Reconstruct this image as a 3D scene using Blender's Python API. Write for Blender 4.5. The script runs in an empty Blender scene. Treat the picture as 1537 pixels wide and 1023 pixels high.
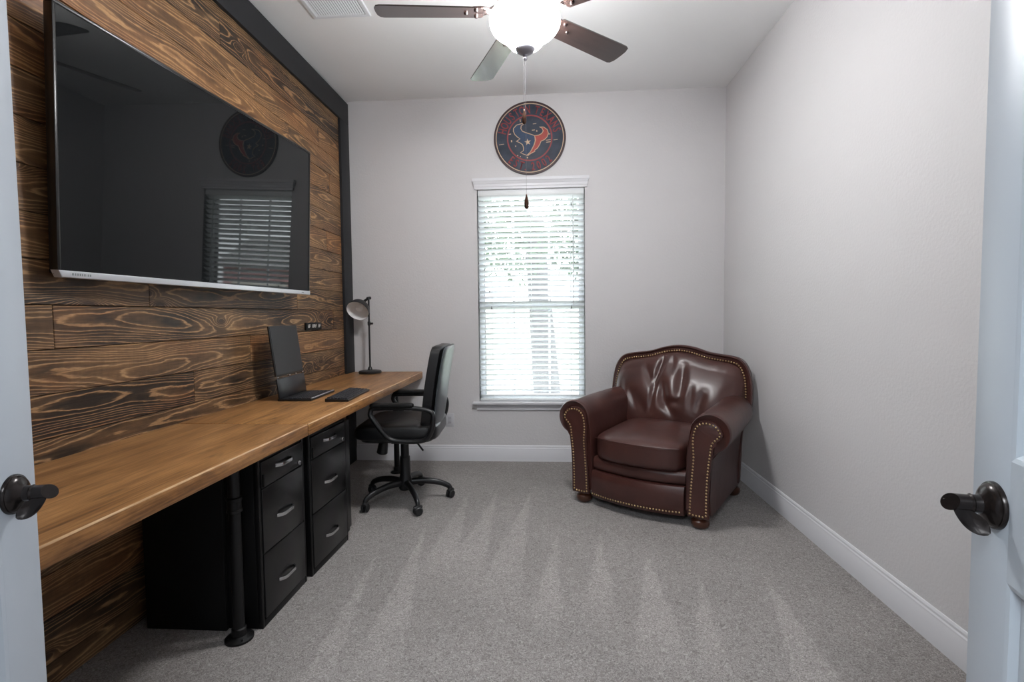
import bpy, bmesh, math, random
from mathutils import Vector, Matrix

# ------------------------------------------------------------------ camera
PI = math.pi
scene = bpy.context.scene
col = scene.collection
random.seed(7)

cam_d = bpy.data.cameras.new('camera')
cam = bpy.data.objects.new('camera', cam_d)
col.objects.link(cam)
cam_d.sensor_fit = 'HORIZONTAL'
cam_d.sensor_width = 36.0
cam_d.lens = 763.07 / 1537 * 36.0
cam_d.clip_start = 0.02
RT = ((0.9975571, 0.0690484, -0.0105896), (0.0069926, 0.0521286, 0.9986159), (-0.0695048, 0.9962504, -0.0515184))
M = Matrix.Identity(4)
for i in range(3):
    M[i][0] = RT[0][i]
    M[i][1] = RT[1][i]
    M[i][2] = -RT[2][i]
M[2][3] = 1.2462
cam.matrix_world = M
scene.camera = cam

# ------------------------------------------------------------------ world, light, exposure
W_SKY = 9.0
BOWL = 128.0
HALL_FILL = 85.0
world = bpy.data.worlds.new('overcast_sky')
scene.world = world
world.use_nodes = True
bg = world.node_tree.nodes['Background']
bg.inputs[0].default_value = (0.90, 0.96, 1.0, 1)
bg.inputs[1].default_value = W_SKY

hl = bpy.data.lights.new('hall_fill_light', 'AREA')  # unseen fill light added behind the camera to brighten the doors
hl.energy = HALL_FILL
hl.size = 0.9
hl.color = (0.86, 0.94, 1.0)
hlo = bpy.data.objects.new('hall_fill_light', hl)
hlo.location = (-0.45, -1.0, 2.6)
col.objects.link(hlo)

pl = bpy.data.lights.new('window_portal', 'AREA')
pl.shape = 'RECTANGLE'
pl.size = 0.88
pl.size_y = 1.78
pl.cycles.is_portal = True
plo = bpy.data.objects.new('window_portal', pl)
plo.location = (-0.13, 4.45, 1.41)
plo.rotation_euler = (-PI / 2, 0, 0)
col.objects.link(plo)

vs = scene.view_settings
vs.view_transform = 'Standard'
vs.look = 'None'
vs.gamma = 1.0
vs.use_curve_mapping = False
vs.exposure = 0.0

# ------------------------------------------------------------------ room numbers
H = 3.048
D = 4.272
XR = 1.440
XT = -1.660
XW = -1.680
XL = -1.70
YF = 0.19
ZD = 0.771

# ------------------------------------------------------------------ mesh helpers
def BM():
    return bmesh.new()

def box(bm, x0, x1, y0, y1, z0, z1, bev=0.0, seg=2):
    m = Matrix.Translation(((x0 + x1) / 2, (y0 + y1) / 2, (z0 + z1) / 2)) @ Matrix.Diagonal((abs(x1 - x0), abs(y1 - y0), abs(z1 - z0), 1))
    r = bmesh.ops.create_cube(bm, size=1.0, matrix=m)
    vs_ = r['verts']
    if bev > 0:
        es = list({e for v in vs_ for e in v.link_edges})
        bmesh.ops.bevel(bm, geom=es, offset=bev, segments=seg, profile=0.5, affect='EDGES')

def obox(bm, M4, sx, sy, sz, bev=0.0, seg=2):
    r = bmesh.ops.create_cube(bm, size=1.0, matrix=M4 @ Matrix.Diagonal((sx, sy, sz, 1)))
    if bev > 0:
        es = list({e for v in r['verts'] for e in v.link_edges})
        bmesh.ops.bevel(bm, geom=es, offset=bev, segments=seg, profile=0.5, affect='EDGES')

def loft(bm, loops, closed=True, cap=(True, True)):
    vl = [[bm.verts.new(p) for p in lp] for lp in loops]
    n = len(vl[0])
    for a, b in zip(vl[:-1], vl[1:]):
        for i in range(n if closed else n - 1):
            j = (i + 1) % n
            bm.faces.new((a[i], a[j], b[j], b[i]))
    if cap[0]:
        bm.faces.new(list(reversed(vl[0])))
    if cap[1]:
        bm.faces.new(vl[-1])
    return vl

def frames(pts, closed=False):
    pts = [Vector(p) for p in pts]
    n = len(pts)
    out = []
    up = None
    for i in range(n):
        a = pts[(i - 1) % n] if (closed or i > 0) else pts[i]
        b = pts[(i + 1) % n] if (closed or i < n - 1) else pts[i]
        t = (b - a).normalized()
        if up is None:
            up = Vector((0, 0, 1)) if abs(t.z) < 0.9 else Vector((1, 0, 0))
        u = (up - t * up.dot(t)).normalized()
        w = t.cross(u)
        up = u
        out.append((pts[i], t, u, w))
    return out

def tube(bm, pts, r, seg=10, closed=False, flat=1.0):
    fr = frames(pts, closed)
    n = len(fr)
    loops = []
    for i, (p, t, u, w) in enumerate(fr):
        ri = r[i] if isinstance(r, (list, tuple)) else r
        loops.append([p + u * (ri * math.cos(2 * PI * k / seg)) + w * (ri * flat * math.sin(2 * PI * k / seg)) for k in range(seg)])
    if closed:
        loops.append(loops[0])
        vl = [[bm.verts.new(p) for p in lp] for lp in loops[:-1]]
        for i in range(n):
            a, b = vl[i], vl[(i + 1) % n]
            for k in range(seg):
                j = (k + 1) % seg
                bm.faces.new((a[k], a[j], b[j], b[k]))
    else:
        loft(bm, loops)

def sweep(bm, pts, prof, closed=False, upv=(0, 0, 1)):
    """sweep a closed 2-D profile (side, up) along pts keeping 'up' fixed"""
    pts = [Vector(p) for p in pts]
    up = Vector(upv)
    n = len(pts)
    vl = []
    for i in range(n):
        a = pts[(i - 1) % n] if (closed or i > 0) else pts[i]
        b = pts[(i + 1) % n] if (closed or i < n - 1) else pts[i]
        t = (b - a).normalized()
        s = t.cross(up).normalized()
        u = s.cross(t)
        vl.append([bm.verts.new(pts[i] + s * q[0] + u * q[1]) for q in prof])
    m = len(prof)
    for i in range(n if closed else n - 1):
        a, b = vl[i], vl[(i + 1) % n]
        for k in range(m):
            j = (k + 1) % m
            bm.faces.new((a[k], a[j], b[j], b[k]))
    if not closed:
        bm.faces.new(list(reversed(vl[0])))
        bm.faces.new(vl[-1])

def lathe(bm, prof, seg=32, M4=None):
    M4 = M4 or Matrix.Identity(4)
    vl = []
    for r, z in prof:
        if r < 1e-6:
            vl.append([bm.verts.new(M4 @ Vector((0, 0, z)))])
        else:
            vl.append([bm.verts.new(M4 @ Vector((r * math.cos(2 * PI * k / seg), r * math.sin(2 * PI * k / seg), z))) for k in range(seg)])
    for a, b in zip(vl[:-1], vl[1:]):
        for k in range(seg):
            j = (k + 1) % seg
            if len(a) == 1 and len(b) == 1:
                continue
            if len(a) == 1:
                bm.faces.new((a[0], b[j], b[k]))
            elif len(b) == 1:
                bm.faces.new((a[k], a[j], b[0]))
            else:
                bm.faces.new((a[k], a[j], b[j], b[k]))
    for l in (vl[0], vl[-1]):
        if len(l) > 1:
            try:
                bm.faces.new(l)
            except ValueError:
                pass

def cyl(bm, p0, p1, r, seg=16, bev=0.0, r2=None):
    p0, p1 = Vector(p0), Vector(p1)
    L = (p1 - p0).length
    q = (p1 - p0).to_track_quat('Z', 'Y').to_matrix().to_4x4()
    r2 = r if r2 is None else r2
    b = min(bev, r * 0.6, L * 0.4)
    prof = [(0, 0), (r - b, 0), (r, b), (r2, L - b), (r2 - b, L), (0, L)] if b > 0 else [(0, 0), (r, 0), (r2, L), (0, L)]
    lathe(bm, prof, seg, Matrix.Translation(p0) @ q)

def prism(bm, pts2, M4, t, bev=0.0):
    """2-D outline in local xy, extruded along local z by t"""
    a = [bm.verts.new(M4 @ Vector((x, y, 0))) for x, y in pts2]
    b = [bm.verts.new(M4 @ Vector((x, y, t))) for x, y in pts2]
    n = len(a)
    fs = [bm.faces.new(list(reversed(a))), bm.faces.new(b)]
    for i in range(n):
        j = (i + 1) % n
        bm.faces.new((a[i], a[j], b[j], b[i]))
    if bev > 0:
        es = list(fs[1].edges)
        bmesh.ops.bevel(bm, geom=es, offset=bev, segments=3, profile=0.5, affect='EDGES')

def superq(bm, a, b, c, e1, e2, M4=None, nu=48, nv=24, fn=None):
    M4 = M4 or Matrix.Identity(4)
    sp = lambda v, e: math.copysign(abs(v) ** e, v)
    rows = []
    for i in range(nv + 1):
        ph = -PI / 2 + PI * i / nv
        row = []
        for k in range(nu):
            th = 2 * PI * k / nu
            p = Vector((a * sp(math.cos(ph), e1) * sp(math.cos(th), e2), b * sp(math.cos(ph), e1) * sp(math.sin(th), e2), c * sp(math.sin(ph), e1)))
            if fn:
                p = fn(p)
            row.append(p)
        rows.append(row)
    bot = bm.verts.new(M4 @ rows[0][0])
    top = bm.verts.new(M4 @ rows[-1][0])
    vl = [[bm.verts.new(M4 @ p) for p in r] for r in rows[1:-1]]
    for a_, b_ in zip(vl[:-1], vl[1:]):
        for k in range(nu):
            j = (k + 1) % nu
            bm.faces.new((a_[k], a_[j], b_[j], b_[k]))
    for k in range(nu):
        j = (k + 1) % nu
        bm.faces.new((bot, vl[0][j], vl[0][k]))
        bm.faces.new((vl[-1][k], vl[-1][j], top))

def catmull(pts, n=6, closed=False):
    pts = [Vector(p) for p in pts]
    N = len(pts)
    out = []
    rng = range(N) if closed else range(N - 1)
    for i in rng:
        if closed:
            p0, p1, p2, p3 = pts[(i - 1) % N], pts[i], pts[(i + 1) % N], pts[(i + 2) % N]
        else:
            p0, p1, p2, p3 = pts[max(i - 1, 0)], pts[i], pts[i + 1], pts[min(i + 2, N - 1)]
        for k in range(n):
            t = k / n
            out.append(0.5 * ((2 * p1) + (p2 - p0) * t + (2 * p0 - 5 * p1 + 4 * p2 - p3) * t * t + (3 * p1 - p0 - 3 * p2 + p3) * t ** 3))
    if not closed:
        out.append(pts[-1])
    return out

def resample(pts, step):
    pts = [Vector(p) for p in pts]
    out = [pts[0]]
    acc = 0.0
    for a, b in zip(pts[:-1], pts[1:]):
        L = (b - a).length
        while acc + L >= step:
            t = (step - acc) / L
            a = a + (b - a) * t
            out.append(a.copy())
            L = (b - a).length
            acc = 0.0
        acc += L
    return out

def obj(name, bm, mat, parent=None, smooth=35.0, loc=None, rot=None):
    bmesh.ops.remove_doubles(bm, verts=bm.verts, dist=1e-6)
    bmesh.ops.recalc_face_normals(bm, faces=bm.faces)
    if smooth:
        lim = math.radians(smooth)
        for f in bm.faces:
            f.smooth = True
        for e in bm.edges:
            if len(e.link_faces) == 2:
                if e.calc_face_angle(0.0) > lim:
                    e.smooth = False
    me = bpy.data.meshes.new(name)
    bm.to_mesh(me)
    bm.free()
    for m in (mat if isinstance(mat, (list, tuple)) else [mat]):
        me.materials.append(m)
    o = bpy.data.objects.new(name, me)
    col.objects.link(o)
    if parent:
        o.parent = parent
    if loc:
        o.location = loc
    if rot:
        o.rotation_euler = rot
    return o

def tag(o, label, cat, group=None):
    o['label'] = label
    o['category'] = cat
    if group:
        o['group'] = group
    return o

def thing(name, label, cat, loc=(0, 0, 0), rotz=0.0, group=None):
    o = bpy.data.objects.new(name, None)
    o.empty_display_size = 0.1
    col.objects.link(o)
    o.location = loc
    o.rotation_euler = (0, 0, rotz)
    return tag(o, label, cat, group)

def struct(name, bm, mat, parent=None, smooth=35.0, label=None, cat=None):
    o = obj(name, bm, mat, parent, smooth)
    if parent is None:
        o['kind'] = 'structure'
        if label:
            o['label'] = label
            o['category'] = cat
    return o

# ------------------------------------------------------------------ materials
class NT:
    def __init__(s, name):
        s.m = bpy.data.materials.new(name)
        s.m.use_nodes = True
        s.t = s.m.node_tree
        s.p = s.t.nodes['Principled BSDF']
        s.out = s.t.nodes['Material Output']
    def n(s, typ, **kw):
        nd = s.t.nodes.new(typ)
        for k, v in kw.items():
            setattr(nd, k, v)
        return nd
    def l(s, a, b):
        s.t.links.new(a, b)
    def put(s, sock, v):
        if hasattr(v, 'is_linked') or isinstance(v, bpy.types.NodeSocket):
            s.l(v, sock)
        else:
            sock.default_value = v
    def math(s, op, a, b=None, c=None, clamp=False):
        nd = s.n('ShaderNodeMath', operation=op, use_clamp=clamp)
        for i, v in enumerate((a, b, c)):
            if v is not None:
                s.put(nd.inputs[i], v)
        return nd.outputs[0]
    def comb(s, x, y, z=0.0):
        nd = s.n('ShaderNodeCombineXYZ')
        for i, v in enumerate((x, y, z)):
            s.put(nd.inputs[i], v)
        return nd.outputs[0]
    def sep(s, v):
        nd = s.n('ShaderNodeSeparateXYZ')
        s.l(v, nd.inputs[0])
        return nd.outputs
    def noise(s, vec, scale, detail=2.0, rough=0.5, dist=0.0):
        nd = s.n('ShaderNodeTexNoise')
        if vec is not None:
            s.l(vec, nd.inputs['Vector'])
        nd.inputs['Scale'].default_value = scale
        nd.inputs['Detail'].default_value = detail
        nd.inputs['Roughness'].default_value = rough
        nd.inputs['Distortion'].default_value = dist
        return nd.outputs['Fac']
    def ramp(s, fac, stops, interp='LINEAR'):
        nd = s.n('ShaderNodeValToRGB')
        s.l(fac, nd.inputs[0])
        cr = nd.color_ramp
        cr.interpolation = interp
        while len(cr.elements) < len(stops):
            cr.elements.new(0.5)
        for e, (p, c) in zip(cr.elements, stops):
            e.position = p
            e.color = (c[0], c[1], c[2], 1) if not isinstance(c, (int, float)) else (c, c, c, 1)
        return nd.outputs[0]
    def mix(s, fac, a, b, blend='MIX'):
        nd = s.n('ShaderNodeMix', data_type='RGBA', blend_type=blend)
        s.put(nd.inputs[0], fac)
        for sock, v in ((nd.inputs[6], a), (nd.inputs[7], b)):
            if isinstance(v, (tuple, list)):
                sock.default_value = (v[0], v[1], v[2], 1)
            else:
                s.put(sock, v)
        return nd.outputs[2]
    def bump(s, h, strength, dist=0.01):
        nd = s.n('ShaderNodeBump')
        nd.inputs['Strength'].default_value = strength
        nd.inputs['Distance'].default_value = dist
        s.l(h, nd.inputs['Height'])
        s.l(nd.outputs[0], s.p.inputs['Normal'])
    def obj(s):
        return s.n('ShaderNodeTexCoord').outputs['Object']

def srgb(r, g, b):
    f = lambda c: (c / 255 / 12.92) if c / 255 <= 0.04045 else ((c / 255 + 0.055) / 1.055) ** 2.4
    return (f(r), f(g), f(b))

def simple(name, c, rough=0.5, metal=0.0, spec=0.5, bump=0.0, bscale=200.0, coat=0.0, var=0.0, vscale=6.0):
    s = NT(name)
    p = s.p
    p.inputs['Base Color'].default_value = (*c, 1)
    p.inputs['Roughness'].default_value = rough
    p.inputs['Metallic'].default_value = metal
    p.inputs['Specular IOR Level'].default_value = spec
    p.inputs['Coat Weight'].default_value = coat
    p.inputs['Coat Roughness'].default_value = 0.12
    o = s.obj()
    if var > 0:
        n = s.noise(o, vscale, 3)
        s.l(s.mix(n, tuple(x * (1 - var) for x in c), tuple(min(1, x * (1 + var)) for x in c)), p.inputs['Base Color'])
    if bump > 0:
        s.bump(s.noise(o, bscale, 3), bump, 0.002)
    return s.m

WALL = simple('wall_paint', srgb(212, 210, 211), 0.7, spec=0.3, bump=0.75, bscale=75.0, var=0.015)
CEIL = simple('ceiling_paint', srgb(240, 240, 240), 0.85, spec=0.2, bump=0.35, bscale=120.0, var=0.01)
TRIMW = simple('white_trim_paint', srgb(222, 222, 226), 0.4, spec=0.4)
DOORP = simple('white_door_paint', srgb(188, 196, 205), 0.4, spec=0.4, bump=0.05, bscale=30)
BLACKT = simple('black_stained_trim', srgb(31, 32, 35), 0.55, spec=0.35, bump=0.1, bscale=60, var=0.12)
BLKMET = simple('black_steel', srgb(12, 12, 13), 0.45, spec=0.3, var=0.1)
BLKGLOSS = simple('black_gloss_steel', srgb(12, 12, 13), 0.3, spec=0.5)
PIPE = simple('black_iron_pipe', srgb(17, 17, 18), 0.45, metal=0.3, bump=0.1, bscale=150)
CHROME = simple('chrome', srgb(205, 205, 208), 0.16, metal=1.0)
BRONZE = simple('oil_rubbed_bronze', srgb(40, 35, 34), 0.22, metal=0.55, var=0.15, vscale=20)
BLKPL = simple('black_plastic', srgb(19, 19, 21), 0.38, spec=0.5)
BLKMAT = simple('matte_black_plastic', srgb(11, 11, 12), 0.6, spec=0.3)
RUBBER = simple('caster_rubber', srgb(22, 22, 24), 0.5)
BLKLEA = simple('black_faux_leather', srgb(18, 18, 20), 0.36, spec=0.6, bump=0.25, bscale=220)
GREYBACK = simple('slate_vinyl_back', srgb(54, 59, 64), 0.34, spec=0.6, bump=0.1, bscale=220)
NAIL = simple('antique_brass', srgb(176, 152, 112), 0.32, metal=0.9)
FOOTW = simple('stained_bun_foot', srgb(70, 38, 24), 0.3, spec=0.5, var=0.25, vscale=25, coat=0.3)
SILVER = simple('silver_plastic', srgb(196, 199, 204), 0.32, metal=0.35)
GREYMARK = simple('grey_print', srgb(120, 128, 130), 0.5)
OUTLETW = simple('white_outlet_plastic', srgb(206, 206, 210), 0.35)
WHITEIN = simple('white_enamel', srgb(245, 245, 245), 0.4)
LAMPBLK = simple('satin_black_lamp', srgb(27, 27, 29), 0.42)
BLINDW = simple('white_faux_wood', srgb(240, 243, 244), 0.45)
VINYLW = simple('white_vinyl_frame', srgb(214, 218, 222), 0.4)
CORDW = simple('white_cord', srgb(214, 216, 218), 0.7)
VENTW = simple('white_vent_steel', srgb(222, 224, 228), 0.4)
DARKIN = simple('grey_duct', srgb(118, 120, 124), 0.9)
NICKEL = simple('dark_bronze_fan_metal', srgb(92, 80, 78), 0.25, metal=0.9)
CHAINM = simple('pull_chain_metal', srgb(130, 126, 128), 0.45, metal=0.8)
FOBW = simple('bronze_pull_fob', srgb(96, 68, 56), 0.25, metal=0.7)
KEYS = simple('charcoal_keys', srgb(38, 39, 44), 0.45)
PRINTW = simple('white_print', srgb(215, 213, 210), 0.6)
SCREEN = simple('dark_laptop_screen', srgb(24, 25, 28), 0.3, spec=0.4)

def m_screen():
    s = NT('glossy_television_screen')
    p = s.p
    p.inputs['Base Color'].default_value = (0.006, 0.007, 0.0075, 1)
    p.inputs['Roughness'].default_value = 0.025
    p.inputs['IOR'].default_value = 1.34
    return s.m
TVSCR = m_screen()

def m_glass():
    s = NT('window_glass')
    t = s.n('ShaderNodeBsdfTransparent')
    g = s.n('ShaderNodeBsdfGlossy')
    g.inputs['Roughness'].default_value = 0.02
    mx = s.n('ShaderNodeMixShader')
    mx.inputs[0].default_value = 0.06
    s.l(t.outputs[0], mx.inputs[1])
    s.l(g.outputs[0], mx.inputs[2])
    s.l(mx.outputs[0], s.out.inputs[0])
    return s.m
GLASS = m_glass()

def m_bowl():
    s = NT('lit_frosted_glass')
    p = s.p
    p.inputs['Base Color'].default_value = (0.9, 0.9, 0.9, 1)
    p.inputs['Roughness'].default_value = 0.3
    p.inputs['Emission Color'].default_value = (0.985, 0.99, 1.0, 1)
    p.inputs['Emission Strength'].default_value = BOWL
    return s.m
BOWLM = m_bowl()

def m_planks():
    """charred pine boards: cathedral grain, knots, burnt patches"""
    s = NT('charred_pine_boards')
    uv = s.n('ShaderNodeUVMap', uv_map='plank').outputs[0]
    u, v, _ = s.sep(uv)
    rn = s.n('ShaderNodeAttribute', attribute_name='rnd').outputs['Fac']
    w = s.math('MULTIPLY', rn, 57.0)
    # wandering pith line
    c1 = s.noise(s.comb(s.math('MULTIPLY', u, 0.8), w, 0.0), 1.0, 1.0)
    c = s.math('MULTIPLY', s.math('SUBTRACT', c1, 0.5), 0.18)
    dv = s.math('DIVIDE', s.math('ABSOLUTE', s.math('SUBTRACT', v, c)), 0.050)
    par = s.math('MINIMUM', s.math('MULTIPLY', dv, dv), s.math('MULTIPLY', dv, 1.5))
    f1 = s.noise(s.comb(s.math('MULTIPLY', u, 1.15), s.math('MULTIPLY', v, 2.5), w), 1.0, 2.0, 0.45)
    h = s.math('ADD', s.math('MULTIPLY', f1, 4.0), s.math('MULTIPLY', par, 0.85))
    # knots: small, sparse, slightly drawn out along the board
    vo = s.n('ShaderNodeTexVoronoi', feature='F1', voronoi_dimensions='2D')
    s.l(s.comb(s.math('MULTIPLY', u, 1.45), s.math('ADD', s.math('MULTIPLY', v, 3.2), w)), vo.inputs['Vector'])
    vo.inputs['Scale'].default_value = 1.0
    kd = vo.outputs['Distance']
    kn = s.math('EXPONENT', s.math('MULTIPLY', s.math('MULTIPLY', kd, kd), -170.0))
    kw = s.math('EXPONENT', s.math('MULTIPLY', s.math('MULTIPLY', kd, kd), -30.0))
    h = s.math('ADD', h, s.math('ADD', s.math('MULTIPLY', kn, 1.3), s.math('MULTIPLY', kw, 0.75)))
    fine = s.noise(s.comb(s.math('MULTIPLY', u, 7.0), s.math('MULTIPLY', v, 70.0), w), 1.0, 4.0, 0.6)
    mid = s.noise(s.comb(s.math('MULTIPLY', u, 6.0), s.math('MULTIPLY', v, 22.0), w), 1.0, 3.0, 0.6)
    h2 = s.math('ADD', h, s.math('ADD', s.math('MULTIPLY', fine, 0.30), s.math('MULTIPLY', mid, 0.42)))
    ring = s.math('FRACT', s.math('MULTIPLY', h2, 2.5))
    # one-sided ring: soft swell of charred early wood, then a pale latewood ridge
    crest = s.ramp(ring, [(0.0, 0.75), (0.08, 0.12), (0.45, 0.0), (0.70, 0.30), (0.86, 1.0), (0.97, 0.95), (1.0, 0.75)])
    streak = s.noise(s.comb(s.math('MULTIPLY', u, 3.2), s.math('MULTIPLY', v, 210.0), w), 1.0, 4.0, 0.65)
    saw = s.noise(s.comb(s.math('MULTIPLY', u, 60.0), s.math('MULTIPLY', v, 14.0), w), 1.0, 2.0, 0.5)
    char = s.noise(s.comb(s.math('MULTIPLY', u, 2.6), s.math('MULTIPLY', v, 9.0), s.math('ADD', w, 9.0)), 1.0, 4.0, 0.6)
    base = s.math('ADD', char, s.math('MULTIPLY', s.math('SUBTRACT', rn, 0.5), 0.44))
    charm = s.ramp(base, [(0.38, 0.0), (0.70, 1.0)])
    lightc = s.ramp(crest, [(0.0, srgb(112, 84, 57)), (0.5, srgb(142, 110, 77)), (1.0, srgb(172, 138, 100))])
    darkc = s.ramp(crest, [(0.0, srgb(40, 32, 26)), (0.45, srgb(60, 46, 34)), (0.80, srgb(112, 86, 60)), (1.0, srgb(158, 124, 88))])
    cl = s.mix(charm, lightc, darkc)
    cl = s.mix(0.8, cl, s.ramp(streak, [(0.28, (0.50, 0.49, 0.48)), (0.5, (0.98, 0.97, 0.96)), (0.72, (1.32, 1.30, 1.26))]), 'MULTIPLY')
    cl = s.mix(0.35, cl, s.ramp(saw, [(0.3, (0.72, 0.72, 0.72)), (0.7, (1.2, 1.2, 1.2))]), 'MULTIPLY')
    warm = s.noise(s.comb(s.math('MULTIPLY', u, 1.4), s.math('MULTIPLY', v, 4.0), s.math('ADD', w, 31.0)), 1.0, 3.0)
    cl = s.mix(s.ramp(warm, [(0.52, 0.0), (0.74, 0.38)]), cl, srgb(176, 118, 62), 'OVERLAY')
    cl = s.mix(s.ramp(kn, [(0.45, 0.0), (0.85, 0.85)]), cl, srgb(46, 29, 21))
    cl = s.mix(s.ramp(rn, [(0.25, 0.42), (0.45, 0.0)]), cl, srgb(205, 162, 112), 'SOFT_LIGHT')
    s.l(cl, s.p.inputs['Base Color'])
    s.p.inputs['Roughness'].default_value = 0.46
    s.p.inputs['Specular IOR Level'].default_value = 0.4
    s.bump(s.math('ADD', crest, s.math('MULTIPLY', streak, 0.6)), 0.35, 0.002)
    return s.m
PLANKS = m_planks()

def m_desk():
    s = NT('honey_stained_desk_wood')
    o = s.obj()
    x, y, z = s.sep(o)
    xz = s.math('ADD', x, s.math('MULTIPLY', z, 1.3))
    board = s.math('FLOOR', s.math('MULTIPLY', x, 7.0))
    n1 = s.noise(s.comb(s.math('MULTIPLY', xz, 14.0), s.math('MULTIPLY', y, 1.3), board), 1.0, 4.0, 0.6, 0.8)
    n2 = s.noise(s.comb(s.math('MULTIPLY', xz, 130.0), s.math('MULTIPLY', y, 5.0), board), 1.0, 4.0, 0.65)
    blot = s.noise(s.comb(s.math('MULTIPLY', xz, 20.0), s.math('MULTIPLY', y, 4.5), 4.0), 1.0, 3.0, 0.55)
    f = s.math('ADD', s.math('MULTIPLY', n1, 0.5), s.math('MULTIPLY', n2, 0.5))
    c = s.ramp(f, [(0.32, srgb(78, 50, 28)), (0.44, srgb(136, 95, 56)), (0.56, srgb(168, 122, 75)), (0.70, srgb(200, 154, 102))])
    c = s.mix(s.ramp(blot, [(0.60, 0.0), (0.74, 0.8)]), c, srgb(58, 37, 22))
    # bevel highlight painted as a pale line along the front arris
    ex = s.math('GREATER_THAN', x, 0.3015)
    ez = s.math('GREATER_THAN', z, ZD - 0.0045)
    edge_glint = s.math('MULTIPLY', s.math('MULTIPLY', ex, ez), s.ramp(s.noise(s.comb(0.0, s.math('MULTIPLY', y, 6.0), 0.0), 1.0, 3.0), [(0.35, 0.35), (0.6, 0.9)]))
    c = s.mix(edge_glint, c, srgb(226, 192, 152))
    # sawn front face: rougher, blotchier
    fr = s.noise(s.comb(0.0, s.math('MULTIPLY', y, 16.0), s.math('MULTIPLY', z, 40.0)), 1.0, 4.0, 0.6)
    face = s.math('MULTIPLY', s.math('GREATER_THAN', x, 0.3055), 0.7)
    c = s.mix(face, c, s.ramp(fr, [(0.3, (0.55, 0.52, 0.50)), (0.65, (1.1, 1.05, 1.0))]), 'MULTIPLY')
    s.l(c, s.p.inputs['Base Color'])
    s.p.inputs['Roughness'].default_value = 0.38
    s.p.inputs['Specular IOR Level'].default_value = 0.4
    s.bump(n2, 0.12, 0.001)
    return s.m
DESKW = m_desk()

def m_walnut():
    s = NT('walnut_fan_blade')
    o = s.obj()
    x, y, z = s.sep(o)
    n = s.noise(s.comb(s.math('MULTIPLY', x, 3.0), s.math('MULTIPLY', y, 60.0), 0.0), 1.0, 3.0)
    s.l(s.ramp(n, [(0.3, srgb(30, 21, 19)), (0.7, srgb(58, 42, 38))]), s.p.inputs['Base Color'])
    s.p.inputs['Roughness'].default_value = 0.2
    s.p.inputs['Specular IOR Level'].default_value = 0.7
    s.p.inputs['Coat Weight'].default_value = 0.5
    s.p.inputs['Coat Roughness'].default_value = 0.1
    s.p.inputs['Coat IOR'].default_value = 1.6
    return s.m
WALNUT = m_walnut()

def m_leather():
    s = NT('oxblood_leather')
    o = s.obj()
    n = s.noise(o, 5.0, 4.0, 0.55)
    s.l(s.ramp(n, [(0.15, srgb(52, 29, 27)), (0.85, srgb(82, 48, 42))]), s.p.inputs['Base Color'])
    s.p.inputs['Roughness'].default_value = 0.33
    s.p.inputs['Specular IOR Level'].default_value = 0.55
    g = s.noise(o, 260.0, 2.0)
    w = s.noise(o, 11.0, 2.0, 0.5)
    s.bump(s.math('ADD', s.math('MULTIPLY', g, 0.10), w), 0.15, 0.01)
    return s.m
LEATHER = m_leather()

def m_carpet():
    s = NT('grey_cut_pile_carpet')
    o = s.obj()
    x, y, z = s.sep(o)
    squig = s.noise(o, 78.0, 3.0, 0.6, 2.2)
    fib = s.noise(o, 420.0, 2.0, 0.6)
    big = s.noise(o, 2.2, 3.0, 0.5)
    f = s.math('ADD', s.math('MULTIPLY', squig, 0.7), s.math('MULTIPLY', fib, 0.3))
    c = s.ramp(f, [(0.32, srgb(104, 98, 96)), (0.46, srgb(144, 138, 135)), (0.54, srgb(167, 161, 158)), (0.68, srgb(206, 200, 196))])
    # pile brushed the other way by the vacuum: long wedge-shaped passes
    wob = s.math('MULTIPLY', s.math('SUBTRACT', s.noise(o, 9.0, 2.0), 0.5), 0.05)
    tot = None
    wedges = [(-0.36, 3.62, -0.41, 2.40, .10), (-0.119, 3.63, -0.22, 2.30, .10), (0.063, 2.98, -0.02, 2.0, .075),
              (0.291, 2.91, 0.21, 2.05, .085), (0.518, 2.70, 0.40, 1.75, .115), (0.731, 2.50, 0.56, 1.70, .07),
              (-0.74, 3.04, -0.62, 1.75, .09), (1.034, 2.51, 0.88, 1.55, .10), (-0.926, 2.78, -0.80, 1.6, .06), (-0.56, 3.57, -0.55, 2.4, .10)]
    for ax, ay, bx, by, hw in wedges:
        L = math.hypot(bx - ax, by - ay)
        dx, dy = (bx - ax) / L, (by - ay) / L
        px = s.math('SUBTRACT', s.math('ADD', x, wob), ax)
        py = s.math('SUBTRACT', y, ay)
        al = s.math('ADD', s.math('MULTIPLY', px, dx), s.math('MULTIPLY', py, dy))
        pe = s.math('ABSOLUTE', s.math('SUBTRACT', s.math('MULTIPLY', px, dy), s.math('MULTIPLY', py, dx)))
        edge = s.math('SUBTRACT', s.math('MULTIPLY', al, hw / L), pe)
        m = s.math('MULTIPLY', edge, 60.0, clamp=True)
        fade = s.math('MULTIPLY', s.math('SUBTRACT', L * 1.15, al), 2.2, clamp=True)
        m = s.math('MULTIPLY', m, fade)
        tot = m if tot is None else s.math('MAXIMUM', tot, m)
    fac = s.math('ADD', s.math('MULTIPLY', tot, 0.17), s.math('ADD', 0.80, s.math('MULTIPLY', s.math('SUBTRACT', big, 0.5), 0.30)))
    cc = s.n('ShaderNodeVectorMath', operation='SCALE')
    s.l(c, cc.inputs[0])
    s.l(fac, cc.inputs['Scale'])
    s.l(cc.outputs[0], s.p.inputs['Base Color'])
    s.p.inputs['Roughness'].default_value = 0.95
    s.p.inputs['Specular IOR Level'].default_value = 0.1
    s.p.inputs['Sheen Weight'].default_value = 0.15
    s.bump(f, 0.8, 0.006)
    return s.m
CARPET = m_carpet()

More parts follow.
